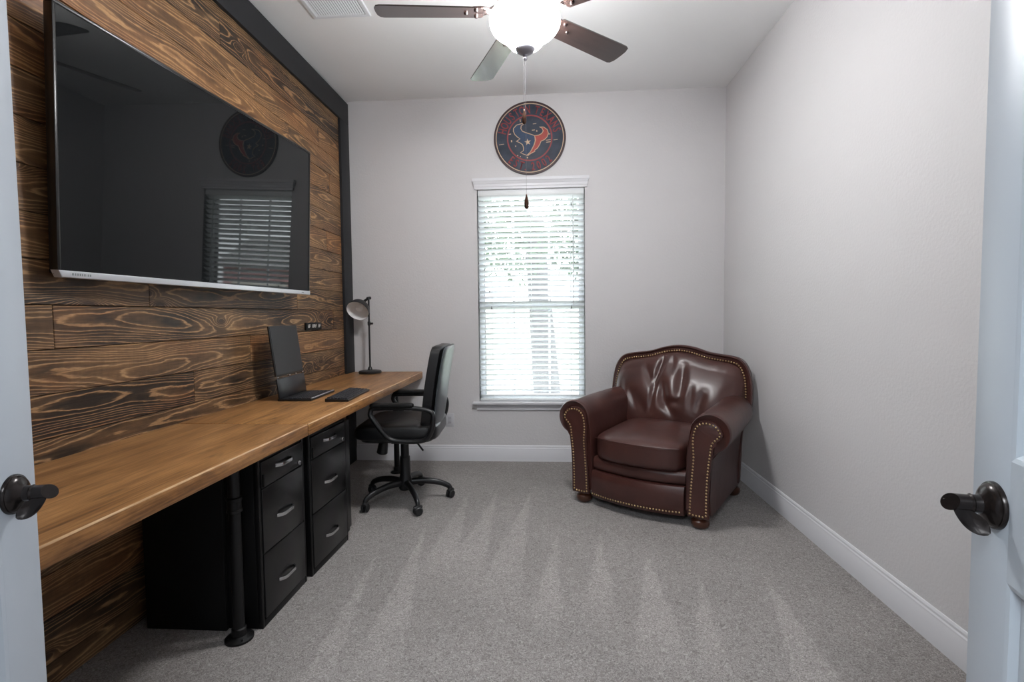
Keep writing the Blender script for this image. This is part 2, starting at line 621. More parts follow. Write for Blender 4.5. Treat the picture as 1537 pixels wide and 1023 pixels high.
def m_sign():
    s = NT('weathered_navy_sign_paint')
    o = s.obj()
    n = s.noise(o, 9.0, 4.0, 0.6)
    sc = s.noise(o, 40.0, 4.0, 0.7)
    c = s.ramp(n, [(0.3, srgb(38, 46, 60)), (0.7, srgb(62, 70, 84))])
    c = s.mix(s.ramp(sc, [(0.66, 0.0), (0.74, 0.5)]), c, srgb(120, 92, 86))
    s.l(c, s.p.inputs['Base Color'])
    s.p.inputs['Roughness'].default_value = 0.6
    return s.m
SIGNB = m_sign()
SIGNR = simple('weathered_red_sign_paint', srgb(142, 62, 64), 0.6, var=0.25, vscale=40)
SIGNR2 = simple('brick_red_sign_paint', srgb(166, 74, 66), 0.6, var=0.2, vscale=40)
SIGNC = simple('cream_sign_paint', srgb(205, 176, 146), 0.6, var=0.2, vscale=40)
SIGNN = simple('blue_sign_paint', srgb(46, 66, 92), 0.6, var=0.2, vscale=40)
SIGNRIM = simple('dark_maroon_rim', srgb(62, 38, 38), 0.5, var=0.2, vscale=30)

# ------------------------------------------------------------------ setting
b = BM(); box(b, XL - 0.2, XR + 0.2, -2.2, D + 0.2, -0.12, 0.0)
struct('floor', b, CARPET)
b = BM(); box(b, XL - 0.2, XR + 0.2, -2.2, D + 0.2, H, H + 0.12)
struct('ceiling', b, CEIL)
b = BM(); box(b, XR, XR + 0.14, -2.2, D + 0.14, 0, H)
struct('wall_right', b, WALL)
WX0, WX1, WZ0, WZ1 = -0.580, 0.315, 0.512, 2.300
b = BM()
box(b, XL - 0.14, WX0, D, D + 0.15, 0, H)
box(b, WX1, XR, D, D + 0.15, 0, H)
box(b, WX0, WX1, D, D + 0.15, 0, WZ0 - 0.022)
box(b, WX0, WX1, D, D + 0.15, WZ1, H)
struct('wall_back', b, WALL)
DX0, DX1 = -0.735, 0.490
b = BM()
box(b, XL, DX0 - 0.02, YF - 0.12, YF, 0, H)
box(b, DX1 + 0.02, XR, YF - 0.12, YF, 0, H)
box(b, DX0 - 0.02, DX1 + 0.02, YF - 0.12, YF, 2.10, H)
struct('wall_front', b, WALL)
b = BM(); box(b, XL - 0.2, XR + 0.2, -2.2, -2.1, 0, H)
struct('wall_hall', b, WALL)

# left wall: drywall faced with staggered horizontal charred boards
def plank_wall():
    bm = BM()
    uvl = bm.loops.layers.uv.new('plank')
    rl = bm.verts.layers.float.new('rnd')
    pitch = 0.151
    z0 = 1.145 - pitch * 8
    joints = {8: [1.623, 3.9], 7: [2.768, 4.1], 9: [2.05, 3.33], 6: [2.3], 5: [3.2], 14: [1.2, 2.42, 3.29], 15: [1.0, 2.084, 2.754, 3.9],
              16: [1.7, 3.285], 17: [2.9, 3.733], 18: [1.4, 2.6]}
    rr = random.Random(11)
    tone = {5: .74, 6: .78, 7: .36, 8: .58, 9: .60, 10: .45, 11: .42, 12: .38, 13: .40, 14: .38, 15: .26, 16: .30, 17: .22, 18: .66, 19: .75}
    for k in range(-1, 20):
        za, zb = max(z0 + pitch * k, 0.0), min(z0 + pitch * (k + 1), H - 0.03)
        if zb - za < 0.01:
            continue
        js = joints.get(k) or sorted([rr.uniform(0.5, 4.0)] + ([rr.uniform(2.0, 3.9)] if rr.random() < 0.7 else []))
        ys = [YF] + [q for q in js if q > YF + 0.1] + [D - 0.01]
        for ya, yb in zip(ys[:-1], ys[1:]):
            rnd = min(0.97, max(0.03, tone.get(k, 0.5) + rr.uniform(-0.16, 0.16)))
            uo = rr.uniform(0, 40)
            dx = rr.uniform(-0.0012, 0.0012)
            g = 0.0014
            n0 = len(bm.verts)
            box(bm, XL, XW + dx, ya + g * .5, yb - g * .5, za + g, zb - g, 0.0016, 1)
            bm.verts.ensure_lookup_table()
            nv = bm.verts[n0:]
            fs = {f for q in nv for f in q.link_faces}
            zc = (za + zb) / 2
            for q in nv:
                q[rl] = rnd
            for f in fs:
                for lp in f.loops:
                    co = lp.vert.co
                    lp[uvl].uv = (co.y + uo, co.z - zc + (co.x - XW) * 0.3)
    me = bpy.data.meshes.new('wall_left')
    bm.to_mesh(me)
    bm.free()
    me.materials.append(PLANKS)
    o = bpy.data.objects.new('wall_left', me)
    col.objects.link(o)
    o['kind'] = 'structure'
    bb = BM(); box(bb, XL - 0.14, XL, -2.2, D + 0.14, 0, H)
    obj('drywall', bb, simple('plank_gap_shadow_black', srgb(24, 18, 14), 0.9), o)
plank_wall()

# black board trim around the boards
b = BM(); box(b, XL, XT, YF, D - 0.003, 2.851, H - 0.022, 0.002)
struct('trim_1', b, BLACKT)
b = BM(); box(b, XL, XT, 4.095, D - 0.003, 0.0, 2.8495, 0.002)
struct('trim_2', b, BLACKT)

BBP = [(0, 0), (0.014, 0), (0.014, 0.098), (0.0115, 0.104), (0.0115, 0.112), (0.008, 0.118), (0.008, 0.127), (0.004, 0.135), (0, 0.136)]
def baseboard(name, a, c, n):
    bm = BM()
    a, c, n = Vector(a), Vector(c), Vector(n)
    loft(bm, [[p + n * q[0] + Vector((0, 0, q[1])) for q in BBP] for p in (a, c)])
    return struct(name, bm, TRIMW, smooth=25)
baseboard('baseboard_back', (XT, D, 0), (XR, D, 0), (0, -1, 0))
baseboard('baseboard_right', (XR, YF, 0), (XR, D - 0.014, 0), (-1, 0, 0))

# window: vinyl single-hung frame, stool and apron
b = BM()
fy0, fy1 = D + 0.085, D + 0.145
fw = 0.045
for x0, x1, z0, z1 in ((WX0, WX0 + fw, WZ0, WZ1), (WX1 - fw, WX1, WZ0, WZ1), (WX0 + fw, WX1 - fw, WZ1 - fw, WZ1), (WX0 + fw, WX1 - fw, WZ0, WZ0 + fw)):
    box(b, x0, x1, fy0, fy1, z0, z1, 0.003)
win = struct('window_1', b, VINYLW)
zm = 1.318
b = BM(); box(b, WX0 + fw, WX1 - fw, fy0 - 0.008, fy1 - 0.012, zm - 0.028, zm + 0.028, 0.003)
obj('meeting_rail', b, VINYLW, win)
for x in (-0.285, 0.018):
    b = BM(); box(b, x - 0.009, x + 0.009, fy0 + 0.022, fy0 + 0.034, WZ0 + fw, WZ1 - fw, 0.002)
    obj('muntin', b, VINYLW, win)
for z0, z1 in ((WZ0 + fw, zm - 0.028), (zm + 0.028, WZ1 - fw)):
    b = BM(); box(b, WX0 + fw, WX1 - fw, fy0 + 0.036, fy0 + 0.040, z0, z1)
    obj('pane', b, GLASS, win)
b = BM(); box(b, -0.635, 0.368, D - 0.045, D + 0.086, WZ0 - 0.022, WZ0, 0.005)
obj('window_sill', b, TRIMW, win)
b = BM(); box(b, -0.600, 0.335, D - 0.014, D, 0.440, WZ0 - 0.022, 0.004)
obj('window_apron', b, TRIMW, win)

# doors with raised panels (opened into the room on both sides of the camera)
def lever_handle(parent, face_x, sx, yc, zc):
    """rose on the door face, lever running back toward the hinge side"""
    root = bpy.data.objects.new('door_handle', None)
    root.empty_display_size = 0.05
    col.objects.link(root)
    root.parent = parent
    root.location = (0.0, yc, zc)
    bm = BM()
    Mx = Matrix.Rotation(PI / 2 * sx, 4, 'Y')
    lathe(bm, [(0, 0), (0.0325, 0), (0.0325, 0.0035), (0.0312, 0.0055), (0.0298, 0.0058), (0.0290, 0.0072), (0.0268, 0.0098), (0.0235, 0.0122), (0.0195, 0.0142), (0.0155, 0.0158), (0.0130, 0.0178), (0.0125, 0.0210), (0.0125, 0.0260), (0.0, 0.0260)], 48, Mx)
    obj('rose', bm, BRONZE, root)
    bm = BM()
    # hub with an oblique end
    n = 28
    loops = []
    for t, r in ((0.020, 0.0115), (0.0255, 0.0115), (0.0275, 0.0136), (0.0300, 0.0118), (0.051, 0.0118)):
        lp = []
        for k in range(n):
            a = 2 * PI * k / n
            y, z = r * math.cos(a), r * math.sin(a)
            lp.append(Vector((sx * (t + (0.50 * y if t > 0.05 else 0.0) - (0.35 * z if t > 0.05 else 0.0)), y, z)))
        loops.append(lp)
    loft(bm, loops)
    # short drooping thumb leaf that curls from under the hub back toward the door
    A, B = Vector((0.047, -0.008, -0.007)), Vector((0.013, -0.016, -0.036))
    ax = (B - A)
    nv = Vector((0.45, -0.75, 0.48))
    nv = (nv - ax.normalized() * nv.dot(ax.normalized())).normalized()
    wv = nv.cross(ax.normalized())
    m = 18
    loops = []
    for i in range(m + 1):
        q = i / m
        w_ = 0.0030 + 0.0120 * math.sin(PI * min(1.0, q * 0.96 + 0.04)) ** 0.7 * (0.55 + 0.45 * q)
        ctr_ = A + ax * q - nv * (0.006 * math.sin(PI * q))
        lp = []
        for k in range(20):
            th_ = 2 * PI * k / 20
            c_, s_ = math.cos(th_), math.sin(th_)
            p = ctr_ + wv * (w_ * c_) + nv * (0.0020 * s_ + 0.006 * c_ * c_ * math.sin(PI * q))
            lp.append(Vector((sx * p.x, p.y, p.z)))
        loops.append(lp)
    loft(bm, loops)
    obj('lever', bm, BRONZE, root)

def door(name, hinge, ang, sx, panels, zc):
    """leaf built with its hinge edge at the local origin, opened by ang"""
    W, st, top = 0.610, 0.088, 2.06
    back = -sx * 0.035
    bm = BM()
    x0, x1 = min(0.0, back), max(0.0, back)
    box(bm, x0, x1, 0.0, st, 0.012, top, 0.0015)
    box(bm, x0, x1, W - st, W, 0.012, top, 0.0015)
    zs = [0.012] + [z for p in panels for z in p] + [top]
    for a, c in zip(zs[0::2], zs[1::2]):
        box(bm, x0, x1, st, W - st, a, c)
    d = struct(name, bm, DOORP)
    d.location = (hinge[0], hinge[1], 0)
    d.rotation_euler = (0, 0, ang * sx)
    for za, zb in panels:
        bm = BM()
        ya, yb = st, W - st
        # sloping moulding into a recessed field with a raised centre
        rings = [(0.0, 0.0), (0.006, -0.0015), (0.014, -0.009), (0.030, -0.010), (0.034, -0.010), (0.058, -0.003), (0.060, -0.003)]
        loops = []
        for ins, dp in rings:
            x = sx * dp
            loops.append([Vector((x, ya + ins, za + ins)), Vector((x, yb - ins, za + ins)), Vector((x, yb - ins, zb - ins)), Vector((x, ya + ins, zb - ins))])
        loft(bm, loops, cap=(False, True))
        box(bm, min(back, back + sx * 0.012), max(back, back + sx * 0.012), ya, yb, za, zb)
        obj('door_panel', bm, DOORP, d, smooth=0)
    lever_handle(d, 0.0, sx, W - 0.056, zc)
    for z in (0.25, 1.05, 1.85):
        bm = BM()
        cyl(bm, (back - sx * 0.004, -0.002, z - 0.045), (back - sx * 0.004, -0.002, z + 0.045), 0.006, 12)
        obj('hinge', bm, BRONZE, d)
    return d
door('door_1', (-0.7115, 0.240), math.radians(18), 1, [(0.20, 0.857), (1.035, 1.92)], 0.959)
door('door_2', (0.4824, 0.198), math.radians(14), -1, [(0.20, 0.883), (1.046, 1.92)], 0.976)

# ------------------------------------------------------------------ outside, seen through the blind
b = BM()
box(b, -30, 30, D + 0.16, 60, -0.35, -0.25)
obj_l = struct('floor_lawn', b, simple('pale_lawn', srgb(140, 148, 132), 0.9, var=0.2, vscale=1.5))
t = thing('tree', 'leafy tree with grey trunk outside, behind the white window blind', 'tree', (-0.10, 9.0, -0.25))
b = BM()
tube(b, catmull([(0.10, 0, -0.05), (0.04, 0, 0.8), (-0.03, 0.02, 1.8), (-0.10, 0.05, 2.8), (-0.12, 0.05, 3.6)], 4), [0.25 - 0.006 * i for i in range(17)], 14)
obj('trunk', b, simple('grey_bark', srgb(86, 86, 88), 0.9, bump=0.6, bscale=20, var=0.3, vscale=14), t)
b = BM()
rl_ = random.Random(5)
for i in range(2600):
    cx, cy, cz, rr_ = rl_.choice([(0, 0, 3.9, 1.5), (-1.1, 0.2, 3.2, 1.0), (1.1, -0.1, 3.3, 1.0), (-0.4, -0.6, 2.75, 0.75), (0.7, 0.4, 2.8, 0.7), (-1.8, 0.3, 2.9, .6)])
    v = Vector((rl_.gauss(0, 1), rl_.gauss(0, 1), rl_.gauss(0, 1))).normalized() * (rr_ * rl_.random() ** 0.4)
    p = Vector((cx, cy, cz)) + v
    q = Vector((rl_.gauss(0, 1), rl_.gauss(0, 1), rl_.gauss(0, 1))).normalized().to_track_quat('Z', 'Y').to_matrix()
    sz = rl_.uniform(0.06, 0.13)
    b.faces.new([b.verts.new(p + q @ Vector(w)) for w in ((-sz * .45, 0, 0), (0, -sz, 0), (sz * .45, 0, 0), (0, sz, 0))])
fo = obj('foliage', b, simple('pale_green_leaves', srgb(70, 88, 68), 0.7, var=0.3, vscale=3), t, smooth=0)
fo['kind'] = 'stuff'
t = thing('house', 'red brick house across the street, glimpsed through the window blind', 'house', (14.0, 26, -0.25))
b = BM(); box(b, -7, 5, 0, 6, 0, 3.0)
obj('wall', b, simple('pale_red_brick', srgb(196, 150, 150), 0.9, var=0.15, vscale=8), t)
b = BM(); prism(b, [(-0.5, 3.0), (6.5, 3.0), (3, 5.2)], Matrix.Translation((-7.4, 0, 0)) @ Matrix(((0, 0, 1, 0), (1, 0, 0, 0), (0, 1, 0, 0), (0, 0, 0, 1))), 12.8)
obj('roof', b, simple('grey_shingles', srgb(170, 166, 166), 0.9, var=0.2, vscale=10), t)
for x in (-5.2, -2.2):
    b = BM(); box(b, x, x + 1.3, -0.06, 0.02, 0.8, 2.3, 0.02)
    obj('window', b, simple('pale_window', srgb(210, 214, 220), 0.3), t)
b = BM(); box(b, 0.8, 4.4, -0.05, 0.02, 0.02, 2.3, 0.02)
obj('garage_door', b, simple('cream_garage_door', srgb(222, 214, 204), 0.6), t)

# ------------------------------------------------------------------ window blind
t = thing('window_blind', 'white faux wood slat blind hanging in the window', 'blind', (-0.1325, D + 0.035, WZ0))
hw = (WX1 - WX0) / 2 - 0.006
b = BM()
zt_, zb_ = WZ1 - WZ0 - 0.075, 0.045
n_sl = 39
tilt = math.radians(28)
for i in range(n_sl):
    z = zb_ + (zt_ - zb_) * i / (n_sl - 1)
    tl = tilt * (1.25 if i > n_sl - 9 else 1.0)
    dz = 0.0
    Mx = Matrix.Translation((0, 0, z + dz)) @ Matrix.Rotation(-tl, 4, 'X')
    obox(b, Mx, 2 * hw, 0.049, 0.0026, 0.0008, 1)
obj('slats', b, BLINDW, t)
b = BM(); box(b, -hw, hw, -0.024, 0.024, 0.006, 0.022, 0.003)
obj('bottom_rail', b, BLINDW, t)
b = BM(); box(b, -hw, hw, -0.026, 0.026, WZ1 - WZ0 - 0.06, WZ1 - WZ0 - 0.003, 0.002)
obj('head_rail', b, BLINDW, t)
for x in (-0.33, 0.0, 0.33):
    b = BM()
    for y in (-0.0245, 0.0245):
        tube(b, [(x, y, 0.02), (x, y, zt_ + 0.02)], 0.0009, 6)
    obj('ladder_cord', b, CORDW, t)
b = BM(); tube(b, [(0.35, -0.034, zt_), (0.352, -0.034, zt_ - 0.9)], 0.0035, 8)
obj('tilt_wand', b, CORDW, t)
TASS = simple('grey_tassel', srgb(120, 122, 124), 0.5)
for x, zz in ((-0.335, 0.78), (0.336, 0.78), (-0.35, 0.925), (0.336, 1.63)):
    b = BM()
    lathe(b, [(0, 0), (0.004, 0), (0.0055, 0.006), (0.0035, 0.022), (0.001, 0.028), (0, 0.028)], 10, Matrix.Translation((x, -0.033, zz)))
    obj('cord_tassel', b, TASS, t)
# crown valance over the top, its returns against the wall
b = BM()
vp = [(0.0, 0.0), (0.020, 0.0), (0.020, 0.018), (0.026, 0.022), (0.026, 0.040), (0.034, 0.048), (0.040, 0.062), (0.046, 0.066), (0.046, 0.088), (0.0, 0.088)]
def vring(o2):
    return [Vector((-hw - 0.012 - o2, -0.037, 0)), Vector((-hw - 0.012 - o2, -0.037 - o2 - .002, 0)), Vector((hw + 0.012 + o2, -0.037 - o2 - .002, 0)), Vector((hw + 0.012 + o2, -0.037, 0))]
loops = []
zv = WZ1 - WZ0 - 0.012
for o2, z in vp[1:-1]:
    loops.append([p + Vector((0, 0, zv + z)) for p in vring(o2 * 0.62)])
loft(b, loops)
obj('valance', b, TRIMW, t, smooth=25)

# ------------------------------------------------------------------ desks
def desk(name, label, y0, y1, pipes):
    t = thing(name, label, 'desk', (-1.37, (y0 + y1) / 2, 0), 0, 'long wooden desk tops along the plank wall')
    yc = (y0 + y1) / 2
    bm = BM(); box(bm, -1.678 + 1.37, -1.064 + 1.37, y0 - yc, y1 - yc, ZD - 0.053, ZD, 0.004, 2)
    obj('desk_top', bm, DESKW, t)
    for px, py in pipes:
        bm = BM()
        x, y = px + 1.37, py - yc
        lathe(bm, [(0, 0), (0.052, 0), (0.052, 0.008), (0.040, 0.013), (0.027, 0.018), (0.027, 0.045), (0.0215, 0.048), (0.0215, 0.50), (0.028, 0.503), (0.028, 0.512), (0.0255, 0.515), (0.0255, 0.545), (0.028, 0.548), (0.028, 0.558), (0.0215, 0.561),
                   (0.0215, 0.67), (0.027, 0.672), (0.027, 0.700), (0.040, 0.705), (0.052, 0.709), (0.052, ZD - 0.053), (0, ZD - 0.053)], 28, Matrix.Translation((x, y, 0)))
        lg = obj('leg', bm, PIPE, t)
        for k in range(4):
            bm = BM()
            a = PI / 4 + k * PI / 2
            cyl(bm, (x + 0.041 * math.cos(a), y + 0.041 * math.sin(a), 0.009), (x + 0.041 * math.cos(a), y + 0.041 * math.sin(a), 0.0155), 0.005, 8, 0.001)
            obj('flange_screw', bm, BLKMET, lg)
    return t
desk('desk', 'long honey brown wood desk nearest the left door, empty top', 0.215, 2.1680, [(-1.203, 1.837), (-1.55, 0.34), (-1.20, 0.34)])
desk('desk', 'honey brown wood desk against the back wall holding laptop, keyboard and lamp', 2.1740, D - 0.016, [(-1.205, 3.93)])

# ------------------------------------------------------------------ filing cabinets
def cabinet(label, xf, y0, y1, h, rz=0.0, panel=False):
    w = y1 - y0
    t = thing('filing_cabinet', label, 'filing cabinet', (xf, (y0 + y1) / 2, 0), rz, 'black three-drawer filing cabinets under the desk')
    dep = 0.47
    bm = BM()
    box(bm, -dep, -0.020, -w / 2, w / 2, 0.0, h, 0.002)
    # front frame around the drawers
    box(bm, -0.020, 0.0, -w / 2, -w / 2 + 0.016, 0.0, h, 0.002)
    box(bm, -0.020, 0.0, w / 2 - 0.016, w / 2, 0.0, h, 0.002)
    box(bm, -0.020, 0.0, -w / 2 + 0.016, w / 2 - 0.016, 0.0, 0.030, 0.002)
    box(bm, -0.020, -0.004, -w / 2 + 0.016, w / 2 - 0.016, h - 0.012, h, 0.001)
    obj('body', bm, BLKMET, t)
    zz = [(0.034, 0.295), (0.299, 0.560), (0.564, h - 0.014)]
    hz = [0.140, 0.415, 0.628]
    for (a, c), z in zip(zz, hz):
        bm = BM(); box(bm, -0.018, 0.004, -w / 2 + 0.019, w / 2 - 0.019, a, c, 0.003, 2)
        d = obj('drawer', bm, BLKGLOSS, t)
        bm = BM()
        # chrome bar pull: flat faceted bow
        hy = 0.062
        pp = [(0.003, -hy, 0), (0.020, -hy + 0.016, 0), (0.024, -hy + 0.030, 0), (0.024, hy - 0.030, 0), (0.020, hy - 0.016, 0), (0.003, hy, 0)]
        sweep(bm, [(p[0], p[1], p[2] + z) for p in pp], [(-0.003, -0.007), (0.003, -0.007), (0.0035, 0.0), (0.003, 0.007), (-0.003, 0.007)])
        obj('handle', bm, CHROME, d)
        if z > 0.6:
            bm = BM(); cyl(bm, (0.002, w / 2 - 0.055, 0.582), (0.011, w / 2 - 0.055, 0.582), 0.0105, 20, 0.002)
            lk = obj('lock', bm, CHROME, d)
            bm = BM(); box(bm, 0.0105, 0.0118, w / 2 - 0.0558, w / 2 - 0.0542, 0.577, 0.587)
            obj('keyhole', bm, BLKMAT, lk)
            bm = BM(); box(bm, 0.003, 0.010, -w / 2 + 0.024, -w / 2 + 0.036, 0.568, 0.620, 0.002)
            obj('thumb_latch', bm, BLKMAT, d)
    if panel:
        bm = BM(); box(bm, -dep - 0.005, -0.140, -w / 2 - 0.020, -w / 2 - 0.0003, 0.0, h - 0.015, 0.003)
        obj('side_panel', bm, BLKMAT, t)
    return t
cabinet('black three-drawer filing cabinet with chrome pulls, right behind the pipe leg', -1.142, 1.898, 2.272, 0.684, 0.0, True)
cabinet('black three-drawer filing cabinet with chrome pulls, closest to the office chair', -1.126, 2.306, 2.716, 0.684, math.radians(-2.0))
t = thing('slim_cabinet', 'narrow plain black cabinet between filing cabinet and office chair', 'cabinet', (-1.283, 2.790, 0))
b = BM(); box(b, -0.22, 0.125, -0.045, 0.045, 0.0, 0.66, 0.003)
obj('body', b, BLKMET, t)
b = BM(); box(b, 0.1252, 0.137, -0.042, 0.042, 0.03, 0.655, 0.002)
obj('door', b, BLKGLOSS, t)

# ------------------------------------------------------------------ television
t = thing('television', 'large black flat television mounted on the plank wall', 'television', (-1.549, 2.370, 1.834))
nx = Vector((1, -0.065, -0.039)).normalized()
ry = Vector((0, 0, 1)).cross(nx).normalized()
uz = nx.cross(ry)
t.rotation_euler = Matrix((nx, ry, uz)).transposed().to_euler()
TW, TH = 0.790, 0.4475
b = BM()
fr_ = 0.012
for y0, y1, z0, z1 in ((-TW, TW, TH - fr_, TH), (-TW, -TW + fr_, -TH + 0.024, TH - fr_), (TW - fr_, TW, -TH + 0.024, TH - fr_)):
    box(b, -0.030, 0.004, y0, y1, z0, z1, 0.003)
obj('bezel', b, BLKGLOSS, t)
b = BM(); box(b, -0.020, 0.0, -TW + fr_ - 0.002, TW - fr_ + 0.002, -TH + 0.022, TH - fr_ + 0.002)
obj('screen', b, TVSCR, t)
b = BM()
prism(b, [(-TW, -TH + 0.024), (TW, -TH + 0.024), (TW, -TH), (-TW + 0.012, -TH)], Matrix.Translation((-0.024, 0, 0)) @ Matrix(((0, 0, 1, 0), (1, 0, 0, 0), (0, 1, 0, 0), (0, 0, 0, 1))), 0.031, 0.003)
st_ = obj('silver_strip', b, SILVER, t)
b = BM()
yy = -TW + 0.045
for wd_ in (0.008, 0.007, 0.007, 0.007, 0.006, 0.007, 0.003, 0.006, 0.007):
    box(b, 0.007, 0.0074, yy, yy + wd_ - 0.002, -TH + 0.0085, -TH + 0.0165)
    yy += wd_ + 0.0015
obj('maker_mark', b, GREYMARK, st_)
b = BM(); box(b, 0.007, 0.0074, TW - 0.10, TW - 0.075, -TH + 0.010, -TH + 0.014)
obj('indicator_mark', b, GREYMARK, st_)
b = BM()
loft(b, [[Vector((x, sy * (TW - i_), sz * (TH - i_) + 0.004)) for sy, sz in ((-1, -1), (1, -1), (1, 1), (-1, 1))] for x, i_ in ((-0.018, 0.006), (-0.040, 0.010), (-0.062, 0.10), (-0.066, 0.16))])
obj('back_shell', b, BLKMAT, t, smooth=20)
b = BM(); box(b, -0.108, -0.067, -0.10, 0.10, -0.16, 0.16, 0.004)
obj('wall_mount', b, BLKMET, t)

# ------------------------------------------------------------------ small plaque on the boards
t = thing('wall_plaque', 'small black plaque with white lettering on the planks above laptop', 'plaque', (XW, 3.535, 1.180))
b = BM(); box(b, 0.0, 0.016, -0.118, 0.118, -0.026, 0.026, 0.002)
obj('plaque_board', b, BLKMAT, t)
for y0, n_ in ((-0.092, 2), (-0.030, 4), (0.066, 2)):
    y = y0
    for k in range(n_):
        wq = 0.0125
        b = BM()
        box(b, 0.016, 0.0168, y, y + 0.004, -0.010, 0.014)
        box(b, 0.016, 0.0168, y + 0.004, y + wq, 0.009 if k % 2 else -0.010, 0.014 if k % 2 else -0.005)
        box(b, 0.016, 0.0168, y + 0.004, y + wq, -0.001, 0.004)
        obj('letter', b, PRINTW, t)
        y += wq + 0.004

# ------------------------------------------------------------------ laptop and keyboard
t = thing('laptop', 'black laptop with tall upright screen standing open on the desk', 'laptop', (-1.51, 2.93, ZD), math.radians(2))
b = BM(); box(b, -0.022, 0.172, -0.175, 0.175, 0.0, 0.012, 0.003)
obj('base', b, BLKPL, t)
b = BM(); Mx = Matrix.Translation((-0.006, 0, 0.012)) @ Matrix.Rotation(math.radians(-7), 4, 'Y')
obox(b, Mx @ Matrix.Translation((-0.006, 0, 0.057)), 0.008, 0.345, 0.114, 0.002)
lp_ = obj('lower_panel', b, SCREEN, t)
b = BM(); obox(b, Mx @ Matrix.Translation((-0.008, 0, 0.272)), 0.010, 0.345, 0.290, 0.003)
sc_ = obj('screen', b, BLKPL, t)
b = BM(); obox(b, Mx @ Matrix.Translation((-0.0022, 0, 0.273)), 0.0012, 0.329, 0.272)
obj('display', b, SCREEN, sc_)
for y in (-0.165, -0.02, 0.06, 0.15):
    b = BM()
    cyl(b, Mx @ Vector((-0.001, y - 0.009, 0.121)), Mx @ Vector((-0.001, y + 0.009, 0.121)), 0.0045, 10, 0.001)
    obj('hinge', b, CHROME, t)
b = BM()
for r in range(5):
    for c in range(14):
        x, y = 0.030 + r * 0.026, -0.150 + c * 0.0222
        box(b, x, x + 0.022, y, y + 0.0185, 0.012, 0.0150, 0.0012, 1)
obj('keys', b, KEYS, t)
b = BM(); box(b, 0.160, 0.170, -0.150, 0.172, 0.0122, 0.0150, 0.001)
obj('front_edge', b, SILVER, t)

t = thing('keyboard', 'charcoal keyboard lying on the desk in front of the laptop', 'keyboard', (-1.188, 2.945, ZD), math.radians(4))
b = BM(); loft(b, [[Vector((x, y, z)) for x, y, z in ((-0.066 + i_, -0.208 + i_, z0), (0.066 - i_, -0.208 + i_, z1), (0.066 - i_, 0.208 - i_, z1), (-0.066 + i_, 0.208 - i_, z0))] for i_, z0, z1 in ((0.002, 0, 0), (0, 0.004, 0.003), (0, 0.017, 0.009), (0.003, 0.020, 0.011))])
obj('case', b, BLKPL, t)
b = BM()
for r in range(6):
    for c in range(18):
        x, y = -0.058 + r * 0.0195, -0.196 + c * 0.0218
        z = 0.0205 - (x + 0.066) / 0.132 * 0.009
        box(b, x, x + 0.0165, y, y + 0.0182, z - 0.002, z + 0.0050, 0.0015, 1)
obj('keys', b, KEYS, t)

# ------------------------------------------------------------------ desk lamp
LX, LY = -1.482, 4.145
t = thing('desk_lamp', 'black metal task lamp with white inner shade on the desk corner', 'lamp', (LX, LY, ZD))
b = BM(); lathe(b, [(0, 0), (0.090, 0), (0.093, 0.004), (0.093, 0.016), (0.088, 0.022), (0.060, 0.025), (0.020, 0.030), (0.014, 0.050), (0.010, 0.056), (0, 0.056)], 40)
obj('base', b, LAMPBLK, t)
b = BM(); cyl(b, (0, 0, 0.05), (0.002, 0, 0.62), 0.0075, 14)
obj('pole', b, LAMPBLK, t)
b = BM(); lathe(b, [(0, -0.018), (0.010, -0.018), (0.013, -0.010), (0.013, 0.010), (0.010, 0.018), (0, 0.018)], 16, Matrix.Translation((0.001, 0, 0.415)))
cyl(b, (0.0, 0, 0.415), (0.034, -0.004, 0.415), 0.009, 12, 0.002)
obj('height_knob', b, LAMPBLK, t)
b = BM()
cyl(b, (-0.006, -0.014, 0.622), (0.012, 0.016, 0.628), 0.013, 14, 0.003)
tube(b, [(0.004, 0.0, 0.625), (-0.020, 0.0, 0.612), (-0.048, -0.002, 0.588)], [0.010, 0.011, 0.013], 12)
obj('swivel_joint', b, LAMPBLK, t)
ns = Vector((-0.08, -0.80, -0.58)).normalized()
apex = Vector((-0.052, 0.010, 0.590))
Ms = Matrix.Translation(apex) @ ns.to_track_quat('Z', 'Y').to_matrix().to_4x4()
b = BM()
lathe(b, [(0, -0.005), (0.020, -0.004), (0.030, 0.004), (0.034, 0.020), (0.052, 0.032), (0.076, 0.058), (0.089, 0.090), (0.093, 0.122), (0.0915, 0.1225)], 40, Ms)
for f in [f for f in b.faces if len(f.verts) > 4]:
    b.faces.remove(f)
sh = obj('lamp_shade', b, LAMPBLK, t)
b = BM(); lathe(b, [(0, 0.024), (0.030, 0.026), (0.050, 0.036), (0.0735, 0.060), (0.0865, 0.091), (0.0912, 0.1225)], 40, Ms)
for f in [f for f in b.faces if len(f.verts) > 4]:
    b.faces.remove(f)
obj('shade_lining', b, WHITEIN, sh)
b = BM(); lathe(b, [(0, 0.026), (0.013, 0.026), (0.014, 0.050), (0.026, 0.072), (0.028, 0.086), (0.020, 0.103), (0, 0.110)], 20, Ms)
obj('bulb', b, WHITEIN, sh)

